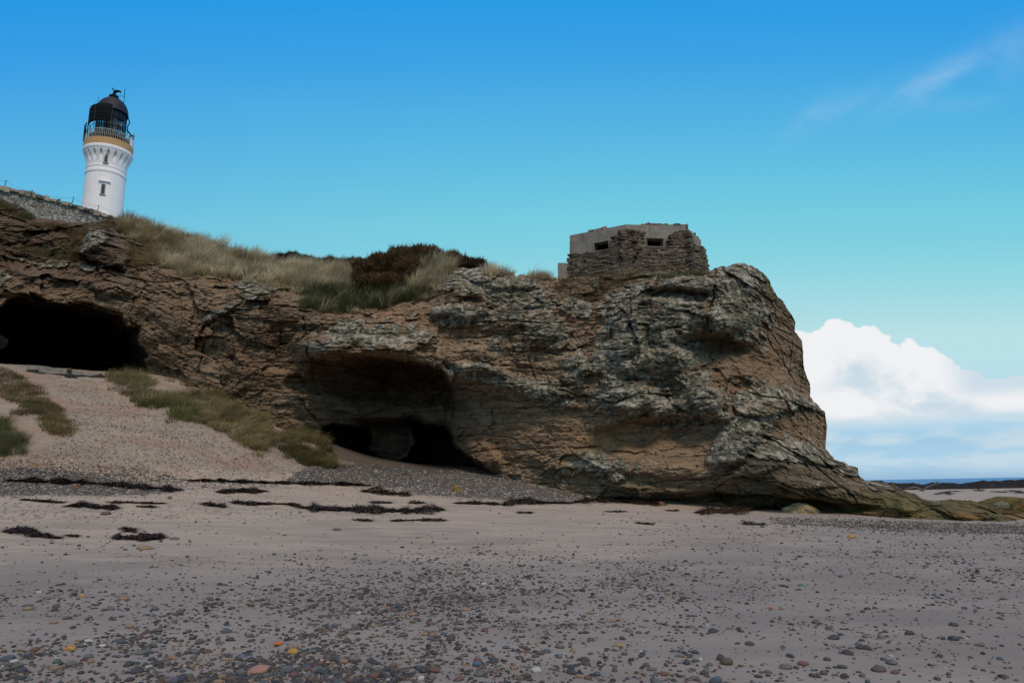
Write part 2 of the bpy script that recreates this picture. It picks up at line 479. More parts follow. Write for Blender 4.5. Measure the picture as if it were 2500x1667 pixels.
extra = [(-8, 2.5, -0.1), (0, 2.5, -0.1), (8, 2.5, -0.1), (-12, -8, -0.5), (12, -8, -0.6),
         (-38, 44, 8.8), (-25, 46, 8.6), (-10, 46, 3.6), (0, 46, 2.8), (8, 44, 1.8), (16, 42, 0.6),
         (18, 46, 0.0), (28, 40, -0.15), (40, 40, -0.5), (30, 60, -0.25), (48, 60, -0.5), (60, 80, -0.5), (-45, 25, 3.6), (-45, 34, 6.5), (45, 20, -0.5)]
gx = np.concatenate([gp[:, 0], [e[0] for e in extra]]); gy = np.concatenate([gp[:, 1], [e[1] for e in extra]]); gz = np.concatenate([gp[:, 2], [e[2] for e in extra]])
GT = TPS(np.stack([gx, gy], -1), gz, 0.002)


def ground_base(x, y):
    z = GT(x, np.clip(y, -10, 62))
    far = sstep(50, 78, y)
    zf = -0.28 - 0.35 * sstep(120, 170, y) - 6 * sstep(170, 600, y)
    # inland side keeps high, seaward side flattens out
    z = z * (1 - far) + zf * far
    side = sstep(38, 60, np.abs(x)) * (1 - far)
    return z * (1 - side) + np.clip(z, -0.6, 9) * side


def ground_z(x, y):
    x = np.asarray(x, float); y = np.asarray(y, float)
    z = ground_base(x, y)
    px, py = proj(np.stack([x, y, z], -1))
    near = 1 - sstep(14, 30, y)
    z = z + 0.012 * fbm(x * 0.7, y * 1.6, 3, 3) * sstep(3, 8, y) + 0.03 * fbm(x * 0.25, y * 0.4, 3, 8)
    z = z + near * 0.0045 * fbm(x * 3.0 + 2 * vnoise(x * 0.5, y * 0.5, 5), y * 9.0, 3, 12)
    # trodden sand of the dune and path
    tr = sstep(1160, 1120, py) * sstep(900, 750, px)
    z = z + tr * (0.055 * fbm(x * 2.2, y * 2.2, 4, 21) + 0.10 * fbm(x * 0.6, y * 0.6, 3, 22))
    return z


def hit(px, py, lo=4.0, hi=150.0):
    """where the sight line of photo pixels meets the ground"""
    px = np.asarray(px, float); py = np.asarray(py, float)
    d = ray(px, py); found = np.full(px.shape, np.nan)
    ys = np.geomspace(lo, hi, 120); prev = None
    for yy in ys:
        p = CAM + d * yy; g = ground_base(p[..., 0], p[..., 1]); s = p[..., 2] - g
        if prev is not None:
            c = np.isnan(found) & (s <= 0) & (prev[1] > 0)
            t = prev[1] / (prev[1] - s + 1e-12)
            found = np.where(c, prev[0] + (yy - prev[0]) * t, found)
        prev = (yy, s)
    p = CAM + d * found[..., None]
    p[..., 2] = ground_z(p[..., 0], p[..., 1])
    return p


SHINGLE = [(690, 1178), (745, 1142), (860, 1132), (1030, 1147), (1230, 1160), (1300, 1182), (1420, 1204), (1520, 1222), (1430, 1228), (1280, 1222), (1130, 1212), (1020, 1204), (960, 1190), (860, 1184)]
SHINGLE_L = [(-40, 1150), (60, 1142), (160, 1156), (260, 1165), (380, 1186), (420, 1202), (330, 1206), (240, 1208), (120, 1206), (-40, 1212)]


def grid_faces(nr, nc):
    i = np.arange(nr * nc).reshape(nr, nc)
    return np.stack([i[:-1, :-1], i[:-1, 1:], i[1:, 1:], i[1:, :-1]], -1).reshape(-1, 4)


def build_ground():
    ny, nx = 900, 760
    yy = np.concatenate([np.linspace(-9, 3, 12, endpoint=False), np.geomspace(3, 60, ny - 112), np.geomspace(61, 900, 100)])
    s = np.linspace(-1, 1, nx); s = np.sign(s) * np.abs(s) ** 1.0
    Y = yy[:, None] * np.ones(nx); X = s[None, :] * (yy[:, None] * 0.86 + 11)
    Z = ground_z(X, Y)
    px, py = proj(np.stack([X, Y, Z], -1)); py = np.where(Y < 3, 1900, py)
    jit = 14 * fbm(X * 0.35, Y * 0.35, 4, 31); jpy = 5 * fbm(X * 0.8, Y * 0.8, 4, 32)
    sh = np.maximum(sdist(SHINGLE, px + jit, py + jpy), sdist(SHINGLE_L, px + jit, py + jpy))
    sh = sstep(-7, 6, sh + 4 * fbm(X * 2, Y * 2, 3, 35))
    # damp grey lower beach, warm dry upper beach
    wetline = 1330 - 0.02 * (px - 1250) + 30 * fbm(X * 0.2, Y * 0.5, 4, 33) - 60 * sstep(1500, 2100, px) + 10 * sstep(900, 0, px)
    wet = sstep(-120, 120, py - wetline) * (Y < 45) + 0.12 * (Y >= 45)
    path = sstep(1175, 1130, py) * sstep(860, 700, px) * (Y < 45)
    floor_shade = sstep(-8, 8, sdist([(770, 1080), (830, 1128), (900, 1140), (1040, 1153), (1180, 1160), (1280, 1172), (1300, 1100), (900, 1020)], px + jit * 0.5, py + jpy))
    v = np.stack([X, Y, Z], -1).reshape(-1, 3)
    # sand sheet
    m = bpy.data.materials.new('sand'); m.use_nodes = True
    T = NT(m.node_tree); b = T.n['Principled BSDF']
    tc = T.new('ShaderNodeTexCoord'); vec = tc.outputs['Object']
    def at(n):
        a = T.new('ShaderNodeAttribute'); a.attribute_name = n; return a.outputs['Fac']
    A, S, Pp = at('damp'), at('shingle'), at('path')
    big = T.noise(T.scale(vec, (0.35, 1.0, 1.0)), 0.9, 5, 0.55)
    dry = T.mix(T.maprange(big, 0.3, 0.7), (0.285, 0.243, 0.200), (0.37, 0.316, 0.260))
    damp = T.mix(T.maprange(big, 0.35, 0.65), (0.195, 0.172, 0.157), (0.238, 0.212, 0.193))
    col = T.mix(A, dry, damp)
    lobe = T.noise(T.scale(vec, (0.35, 1.0, 1.0)), 1.5, 6, 0.65, 0.8)
    col = T.mix(T.math('MULTIPLY', T.maprange(lobe, 0.46, 0.62), T.math('SUBTRACT', 0.9, T.math('MULTIPLY', A, 0.75))), col, (0.40, 0.325, 0.25))
    # wind-blown dark grains: short streaks
    st = T.noise(T.scale(vec, (9.0, 26.0, 9.0)), 1.0, 3, 0.6)
    col = T.mix(T.math('MULTIPLY', T.maprange(st, 0.66, 0.73), T.math('ADD', T.math('MULTIPLY', Pp, 0.5), 0.15)), col, (0.055, 0.045, 0.04))
    pm = T.noise(vec, 5.5, 5, 0.7)
    col = T.mix(T.math('MULTIPLY', T.maprange(pm, 0.54, 0.64), T.math('MULTIPLY', Pp, 0.3)), col, (0.15, 0.11, 0.085))
    col = T.mix(T.math('MULTIPLY', T.maprange(T.noise(T.scale(vec, (0.22, 0.5, 0.5)), 1.6, 4), 0.45, 0.62), T.math('MULTIPLY', Pp, 0.6)), col, (0.34, 0.225, 0.165))
    # shingle stones
    vo = T.new('ShaderNodeTexVoronoi'); vo.inputs['Scale'].default_value = 13.0; T.put(vo.inputs['Vector'], vec)
    sv = T.new('ShaderNodeSeparateColor'); T.l.new(vo.outputs['Color'], sv.inputs[0])
    sc = T.ramp(sv.outputs[0], [(0.0, (0.05, 0.05, 0.055)), (0.35, (0.095, 0.09, 0.085)), (0.6, (0.14, 0.13, 0.125)), (0.85, (0.20, 0.18, 0.16)), (0.97, (0.40, 0.39, 0.38))], 'CONSTANT')
    sc = T.mix(T.maprange(T.noise(vec, 0.8, 4), 0.5, 0.7), sc, T.mix(1.0, sc, (1.15, 0.95, 0.75), 'MULTIPLY'))
    col = T.mix(S, col, sc)
    col = T.mix(T.math('MULTIPLY', at('floor_shade'), 0.85), col, T.mix(pm, (0.05, 0.038, 0.03), (0.10, 0.078, 0.06)))  # overhang shade painted dark brown onto the cave floor sand
    T.put(b.inputs['Base Color'], col)
    T.put(b.inputs['Roughness'], T.math('SUBTRACT', 0.95, T.math('MULTIPLY', A, 0.06)))
    b.inputs['Specular IOR Level'].default_value = 0.12
    g1 = T.noise(vec, 60, 3, 0.6); g2 = T.noise(T.scale(vec, (1.0, 3.0, 1.0)), 3.5, 5, 0.6)
    hgt = T.math('ADD', T.math('MULTIPLY', g1, 0.0025), T.math('MULTIPLY', g2, 0.011))
    hgt = T.math('ADD', hgt, T.math('MULTIPLY', T.math('MULTIPLY', pm, Pp), 0.18))
    hgt = T.math('ADD', hgt, T.math('MULTIPLY', T.math('MULTIPLY', T.math('SUBTRACT', 0.5, vo.outputs['Distance']), S), 0.05))
    bn = T.new('ShaderNodeBump'); bn.inputs['Distance'].default_value = 1.0
    T.put(bn.inputs['Height'], hgt); T.l.new(bn.outputs[0], b.inputs['Normal'])
    o = npmesh('beach', v, grid_faces(len(yy), nx), m, attrs={'floor_shade': floor_shade, 'damp': wet, 'shingle': sh, 'path': path})
    tag(o, kind='structure', label='grey damp sand rising to a warm dry dune')
    return o


build_ground()

# ------------------------------------------------------------------ sea and reef
def build_sea():
    nr = 60
    yy = np.geomspace(110, 25000, nr); s = np.linspace(-1.2, 1.2, 40)
    Y = yy[:, None] * np.ones(40); X = s[None] * yy[:, None]
    m = bpy.data.materials.new('sea_water'); m.use_nodes = True
    T = NT(m.node_tree); b = T.n['Principled BSDF']
    tc = T.new('ShaderNodeTexCoord'); vec = tc.outputs['Object']
    n = T.noise(T.scale(vec, (0.02, 0.1, 1)), 1.0, 6, 0.6)
    foam = T.maprange(T.noise(T.scale(vec, (0.02, 0.12, 1)), 1.3, 6, 0.7), 0.66, 0.72)
    col = T.mix(T.maprange(n, 0.35, 0.65), (0.02, 0.13, 0.33), (0.04, 0.21, 0.46))
    col = T.mix(T.math('MULTIPLY', foam, 0.5), col, (0.7, 0.75, 0.8))
    T.put(b.inputs['Base Color'], col); b.inputs['Roughness'].default_value = 0.35; b.inputs['Specular IOR Level'].default_value = 0.12
    bn = T.new('ShaderNodeBump'); bn.inputs['Distance'].default_value = 1.2
    T.put(bn.inputs['Height'], T.noise(T.scale(vec, (0.06, 0.25, 1)), 1.0, 8, 0.7)); T.l.new(bn.outputs[0], b.inputs['Normal'])
    o = npmesh('sea', np.stack([X, Y, np.full_like(X, -0.55)], -1).reshape(-1, 3), grid_faces(nr, 40), m)
    tag(o, kind='structure', label='blue sea out to the horizon')


build_sea()


def reef(name, x0, x1, y0, y1, h, seed, label):
    nx, ny = 420, 60
    X, Y = np.meshgrid(np.linspace(x0, x1, nx), np.linspace(y0, y1, ny))
    ed = np.minimum(sstep(0, 0.25, (Y - y0) / (y1 - y0)), sstep(0, 0.3, (y1 - Y) / (y1 - y0))) * sstep(0, 0.06, (X - x0) / (x1 - x0))
    pr = 0.55 + 0.45 * fbm(X * 0.06, Y * 0.03, 3, seed) + 0.35 * fbm(X * 0.4, Y * 0.25, 4, seed + 4)
    Z = -0.9 + ed * (0.5 + h * np.clip(pr, 0, 2))
    c = np.array([0.022, 0.018, 0.017]) + sstep(0.3, 0.7, fbm(X * 0.3, Y * 0.2, 3, seed + 9))[..., None] * np.array([0.05, 0.034, 0.018])
    o = npmesh(name, np.stack([X, Y, Z], -1).reshape(-1, 3), grid_faces(ny, nx), M_rock, smooth=False, col=c.reshape(-1, 3))
    tag(o, label, kind='structure')


xr = P(2150, 1180, 150)[0]
reef('reef', xr - 14, xr + 75, 135, 162, 2.1, 41, 'dark weed covered reef between the far sand and the sea')
reef('skerry', P(2385, 1180, 235)[0], P(2385, 1180, 235)[0] + 90, 225, 250, 0.75, 47, 'low dark skerry awash in the sea')

# ------------------------------------------------------------------ cliff
# pairs: outline point of the rock (x, y) -> point at its foot (x, y), in photo pixels
COL = [(-140, 430, -140, 880), (0, 484, 0, 900), (30, 500, 30, 908), (58, 508, 60, 912), (78, 530, 80, 914), (126, 534, 126, 916), (190, 545, 190, 918), (240, 537, 240, 920), (300, 533, 300, 920),
       (340, 552, 340, 921), (400, 572, 400, 925), (510, 606, 500, 960), (650, 640, 640, 1030), (700, 652, 690, 1050), (780, 658, 760, 1075), (860, 664, 830, 1136),
       (980, 655, 950, 1146), (1060, 650, 1040, 1156), (1110, 655, 1100, 1162), (1180, 655, 1170, 1165), (1241, 668, 1240, 1170), (1300, 675, 1300, 1187), (1370, 680, 1360, 1200),
       (1440, 676, 1420, 1212), (1530, 668, 1500, 1226), (1620, 664, 1570, 1234), (1700, 663, 1640, 1240), (1737, 662, 1672, 1242), (1745, 653, 1680, 1242), (1775, 648, 1705, 1243), (1816, 642, 1745, 1244),
       (1850, 655, 1775, 1246), (1875, 676, 1800, 1247), (1883, 700, 1820, 1248), (1903, 728, 1840, 1249), (1925, 760, 1860, 1250), (1940, 787, 1880, 1251), (1938, 806, 1890, 1251), (1959, 830, 1905, 1252),
       (1962, 860, 1920, 1253), (1960, 890, 1935, 1254), (1968, 915, 1945, 1254), (1978, 941, 1955, 1255), (1976, 966, 1965, 1255), (1988, 980, 1975, 1256), (2013, 1004, 1990, 1256), (2017, 1040, 2005, 1257),
       (2008, 1071, 2020, 1258), (2018, 1098, 2035, 1259), (2037, 1119, 2052, 1260), (2070, 1132, 2080, 1262), (2095, 1143, 2105, 1263), (2097, 1160, 2118, 1264), (2108, 1171, 2128, 1264), (2145, 1176, 2150, 1266),
       (2180, 1181, 2180, 1269), (2206, 1195, 2206, 1271), (2232, 1205, 2235, 1273), (2248, 1217, 2250, 1273), (2308, 1221, 2308, 1275), (2346, 1220, 2346, 1277), (2392, 1225, 2392, 1281), (2436, 1237, 2436, 1282),
       (2470, 1241, 2470, 1280), (2487, 1230, 2487, 1277), (2510, 1226, 2510, 1276), (2640, 1222, 2640, 1280)]
# base depth of the face: (px, py, metres ahead)
DC = [(-140, 440, 45), (0, 490, 45), (0, 560, 42.5), (0, 640, 40.5), (0, 730, 38), (0, 900, 38), (130, 540, 44), (130, 640, 41), (130, 720, 38.3), (240, 545, 44.5), (240, 560, 41.8), (250, 620, 40.6), (250, 740, 38.3), (250, 915, 38.5),
      (330, 550, 46), (400, 580, 47), (400, 640, 42.5), (400, 700, 40.2), (400, 900, 39.2), (510, 610, 47.5), (520, 680, 41.5), (500, 800, 39.6), (500, 950, 38.6),
      (650, 645, 47), (640, 700, 41.0), (640, 800, 38.8), (640, 900, 38.2), (640, 1030, 37.8), (735, 760, 39.2), (740, 860, 37.6), (760, 1000, 38.2), (760, 1070, 38.2),
      (860, 670, 46), (860, 740, 41.2), (860, 790, 38.6), (860, 860, 36.9), (860, 950, 40), (860, 1030, 39.6), (860, 1130, 39.5), (980, 665, 45), (1000, 735, 40.8), (980, 790, 38.4), (980, 865, 36.9), (980, 960, 40.2), (950, 1060, 39.4),
      (1110, 660, 41), (1100, 700, 38.8), (1100, 800, 38.0), (1110, 900, 36.8), (1100, 1000, 38.8), (1100, 1100, 38.6), (1100, 1160, 38.4), (1240, 672, 39.3), (1240, 760, 38.2), (1240, 900, 36.9), (1240, 1000, 36.8), (1240, 1165, 37),
      (1370, 685, 39), (1400, 780, 37.4), (1400, 950, 36.2), (1400, 1100, 35.5), (1420, 1205, 35.4), (1530, 675, 38.4), (1500, 760, 36.4), (1500, 900, 35.4), (1500, 1000, 34.8), (1520, 1080, 34.9), (1520, 1180, 33.6), (1500, 1226, 34.4),
      (1620, 668, 37.6), (1620, 740, 36.0), (1620, 900, 35.0), (1650, 1000, 34.6), (1660, 1080, 34.4), (1650, 1170, 32.9), (1650, 1238, 34.2), (1740, 660, 36.8), (1740, 740, 35.4), (1740, 850, 35.2), (1740, 950, 34.6), (1740, 1060, 33.6), (1740, 1170, 32.2), (1740, 1244, 33.4),
      (1816, 645, 38), (1830, 720, 36.4), (1840, 850, 35.8), (1850, 950, 35.2), (1875, 680, 38.6), (1903, 730, 39), (1940, 795, 39.4), (1960, 880, 38.8), (1976, 955, 38), (1900, 830, 37.2), (1915, 930, 36.4), (1900, 975, 34.2), (1900, 1060, 33.6),
      (1990, 985, 36.4), (2015, 1040, 36.6), (2008, 1075, 36), (1960, 1040, 34.4), (1900, 1110, 31.8), (1850, 1150, 31.4), (2000, 1120, 33.2), (2000, 1170, 30.8), (1900, 1200, 30.6), (1900, 1250, 32.3), (2037, 1119, 34.4), (2095, 1150, 33.6), (2060, 1200, 30), (2060, 1260, 30.6),
      (2145, 1178, 33), (2150, 1215, 29.6), (2150, 1262, 29.4), (2206, 1197, 31.6), (2206, 1235, 28.6), (2206, 1268, 28.4), (2308, 1222, 31), (2308, 1245, 28.4), (2308, 1272, 27.6), (2400, 1228, 30), (2400, 1250, 27.8), (2400, 1277, 27.0), (2510, 1228, 30), (2510, 1250, 28), (2510, 1275, 27), (2640, 1224, 30), (2640, 1278, 27)]
CAVE1 = [(-150, 742), (0, 737), (25, 724), (60, 721), (101, 731), (147, 730), (172, 737), (240, 747), (280, 764), (295, 768), (300, 782), (318, 796), (341, 800), (345, 840), (358, 868), (363, 900), (363, 990), (-150, 990)]
ROCK1 = [(-150, 815), (4, 814), (24, 822), (23, 842), (10, 858), (-150, 862)]
RECESS = [(753, 868), (790, 876), (822, 881), (847, 874), (929, 871), (982, 875), (1004, 872), (1040, 888), (1080, 902), (1094, 930), (1120, 960), (1150, 985), (1180, 1040), (1215, 1090), (1250, 1150), (1255, 1190), (820, 1190), (790, 1110), (735, 1030), (705, 985), (700, 940), (740, 910)]
DARKTOP = [(860, 880), (929, 873), (985, 878), (1030, 890), (1080, 905), (1092, 925), (1092, 955), (1060, 965), (1000, 940), (930, 925), (870, 905)]
SLOT_A = [(777, 1034), (839, 1030), (888, 1041), (905, 1047), (908, 1070), (902, 1095), (930, 1118), (962, 1128), (965, 1175), (800, 1180), (806, 1080), (786, 1066)]
SLOT_B = [(985, 1030), (1006, 1028), (1071, 1038), (1088, 1033), (1104, 1052), (1116, 1086), (1145, 1110), (1180, 1132), (1205, 1158), (1205, 1200), (960, 1200), (963, 1130), (996, 1113), (1012, 1082), (1000, 1045)]
BLOCK_G = [(200, 590), (215, 552), (235, 541), (262, 548), (280, 570), (325, 590), (318, 620), (300, 660), (262, 650), (232, 640), (192, 618)]
CRACKS = [([(1746, 650), (1743, 690), (1740, 730), (1735, 760)], 3.5, 0.9), ([(330, 640), (335, 700), (322, 760), (320, 800)], 5, 0.5), ([(170, 640), (178, 690), (172, 735)], 7, 0.9),
          ([(500, 800), (494, 860), (486, 910)], 4, 0.5), ([(600, 690), (592, 740), (560, 770), (500, 800), (485, 830)], 5, 0.6), ([(438, 700), (442, 780), (438, 860)], 2.5, 0.25),
          ([(475, 700), (470, 780), (462, 830)], 2.5, 0.25), ([(345, 812), (380, 832), (420, 850), (460, 838)], 2.5, 0.3), ([(752, 866), (748, 820), (742, 780)], 4, 0.6),
          ([(500, 720), (560, 735), (590, 728)], 2.5, 0.3), ([(1000, 860), (1080, 892), (1160, 888), (1200, 892)], 3, 0.4), ([(1050, 874), (1120, 893), (1190, 920)], 3, 0.4),
          ([(1490, 720), (1486, 770), (1490, 860)], 4, 0.35), ([(1484, 920), (1488, 1000)], 3, 0.3), ([(1590, 740), (1585, 800), (1570, 850), (1555, 880)], 4, 0.35), ([(1395, 640), (1392, 700), (1400, 760)], 3, 0.3),
          ([(1540, 720), (1538, 760), (1545, 800)], 3, 0.4), ([(1360, 950), (1430, 968), (1500, 985), (1560, 960), (1640, 965)], 3.5, 0.5), ([(1290, 870), (1300, 900), (1312, 930)], 3, 0.4),
          ([(1240, 960), (1310, 955), (1400, 972)], 3, 0.35), ([(1170, 880), (1260, 905), (1290, 945)], 2.5, 0.3), ([(1820, 780), (1860, 800), (1885, 850), (1920, 900), (1940, 940)], 2.5, 0.3),
          ([(1885, 810), (1905, 850), (1915, 900)], 2.5, 0.3), ([(1400, 1110), (1500, 1100), (1600, 1112), (1680, 1118)], 2.5, 0.3), ([(1300, 1075), (1400, 1095), (1470, 1090)], 3, 0.35),
          ([(1770, 1010), (1765, 960), (1780, 925)], 5, 0.5), ([(1250, 720), (1240, 790), (1255, 860)], 3, 0.3), ([(1135, 700), (1132, 740), (1138, 770)], 3, 0.4), ([(1590, 1180), (1520, 1160), (1430, 1150)], 3, 0.3),
          ([(1150, 1000), (1230, 1010), (1300, 1040)], 2.5, 0.25), ([(1180, 1060), (1260, 1075), (1330, 1110)], 2.5, 0.3), ([(2245, 1245), (2290, 1235), (2330, 1262)], 2.5, 0.3), ([(2350, 1222), (2380, 1240), (2440, 1256), (2490, 1250)], 2.5, 0.3)]
# hand placed bulges (+ out of the face) and hollows: cx, cy, rx, ry, rot, metres
BUMPS = [(640, 760, 45, 60, 30, 0.5), (560, 760, 55, 28, -35, 0.35), (545, 840, 40, 30, 0, 0.3), (700, 830, 40, 50, 30, -0.4), (690, 870, 45, 40, 30, -0.5), (720, 935, 25, 22, 0, -0.9), (560, 920, 60, 40, 0, 0.3),
         (880, 845, 130, 26, 3, 0.6), (790, 840, 50, 30, 0, 0.5), (955, 1080, 40, 36, 0, 0.5), (920, 1000, 90, 30, 0, 0.6), (880, 935, 70, 20, 8, 0.5), (1060, 1010, 50, 30, 20, 1.0), (1090, 1000, 20, 40, 0, 0.4),
         (1160, 880, 90, 30, 12, 0.7), (1190, 920, 90, 26, 10, 0.5), (1180, 1110, 50, 30, 20, 0.8), (1120, 760, 70, 16, 0, 0.5), (1230, 680, 90, 26, 8, 0.4), (1150, 740, 30, 20, 0, -0.5), (1240, 775, 40, 26, 0, 0.5), (1320, 800, 40, 40, 0, 0.5),
         (1390, 895, 40, 34, 0, 0.4), (1320, 960, 60, 24, 10, 0.5), (1530, 800, 45, 60, 0, 0.5), (1540, 860, 50, 50, 0, 0.5), (1630, 800, 45, 70, -15, 0.6), (1620, 880, 60, 30, 0, 0.7), (1540, 970, 70, 30, -8, 0.8), (1530, 1000, 30, 20, 0, 0.6), (1610, 1000, 30, 26, 0, 0.8),
         (1620, 955, 60, 24, 8, -0.5), (1660, 690, 90, 22, 2, 0.8), (1660, 720, 80, 16, 2, -0.5), (1730, 790, 50, 30, 0, 0.5), (1790, 770, 60, 40, -10, 0.7), (1790, 700, 40, 60, 0, 0.4), (1740, 845, 90, 22, 5, -0.75), (1780, 880, 80, 40, 10, -0.5), (1720, 970, 40, 40, 45, 0.7),
         (1760, 1000, 26, 30, 0, 0.6), (1830, 900, 30, 16, -10, 0.3), (1810, 935, 30, 14, 0, -0.7), (1700, 1060, 60, 40, 0, -0.3), (1560, 1060, 120, 30, 0, -0.6), (1640, 1030, 90, 14, 0, -0.5), (1560, 1135, 160, 22, 8, 0.5), (1480, 1160, 80, 18, 20, 0.4), (1600, 1200, 120, 14, 5, 0.4),
         (1860, 1005, 60, 14, -5, 0.5), (1930, 985, 60, 12, 5, 0.5), (1800, 1090, 70, 30, -40, 0.8), (1870, 1130, 90, 24, -25, 0.4), (1990, 1110, 60, 18, 20, 0.4), (1700, 1215, 100, 14, 0, -0.8), (1880, 1225, 160, 16, 3, -1.0), (2060, 1238, 90, 12, 3, -0.6), (1560, 1226, 90, 8, 2, -0.7),
         (1960, 1180, 100, 12, 0, 0.4), (2110, 1195, 60, 14, 12, 0.3), (2340, 1245, 60, 14, 12, 0.5), (2440, 1268, 40, 10, 0, 0.7), (2230, 1235, 50, 16, 0, 0.4), (30, 560, 40, 40, 0, 0.6), (90, 575, 40, 30, 0, 0.5), (140, 595, 30, 26, 0, 0.6),
         (60, 640, 60, 22, 15, -0.3), (260, 690, 60, 30, 15, 0.6), (90, 665, 70, 25, 15, 0.6), (20, 700, 30, 20, 0, 0.5), (390, 770, 30, 80, 0, -0.2), (430, 830, 80, 40, 0, 0.2)]
LIP = ([700, 753, 790, 822, 847, 929, 982, 1004, 1040, 1080, 1094, 1104, 1153, 1200, 1260], [850, 867, 875, 881, 874, 870, 875, 872, 887, 902, 924, 936, 946, 957, 975])
VEG_TOP = [(300, 535), (340, 548), (400, 566), (510, 600), (650, 636), (700, 648), (860, 660), (980, 650), (1085, 645), (1110, 655), (1085, 690), (1060, 715), (1010, 735), (960, 748), (900, 752), (830, 762), (770, 762), (732, 745), (720, 700), (690, 690), (650, 690), (590, 682), (520, 672), (450, 668), (390, 650), (345, 630), (375, 612), (335, 588), (290, 560)]
CLADX = None


def cliff_depth(px, py):
    """metres ahead of every point of the face, before the fine relief"""
    return DT(px, py)


DT = TPS([(c[0], c[1] * 1.0) for c in DC], [c[2] for c in DC], 0.0008)


def lichen_field(px, py, X, Z):
    """0..1: where weather-resistant, crusted rock stands"""
    jx = px + 26 * fbm(X * 0.5, Z * 0.5, 4, 201); jy = py + 20 * fbm(X * 0.5, Z * 0.5, 4, 202)
    l = np.zeros_like(px)
    for cx, cy, rx, ry, rot, a in LICHEN: l = np.maximum(l, a * np.exp(-ell(jx, jy, cx, cy, rx, ry, rot) * 0.75))
    return l + 0.22 * fbm(X * 2.6, Z * 2.6, 5, 214, 0.65) - 0.02


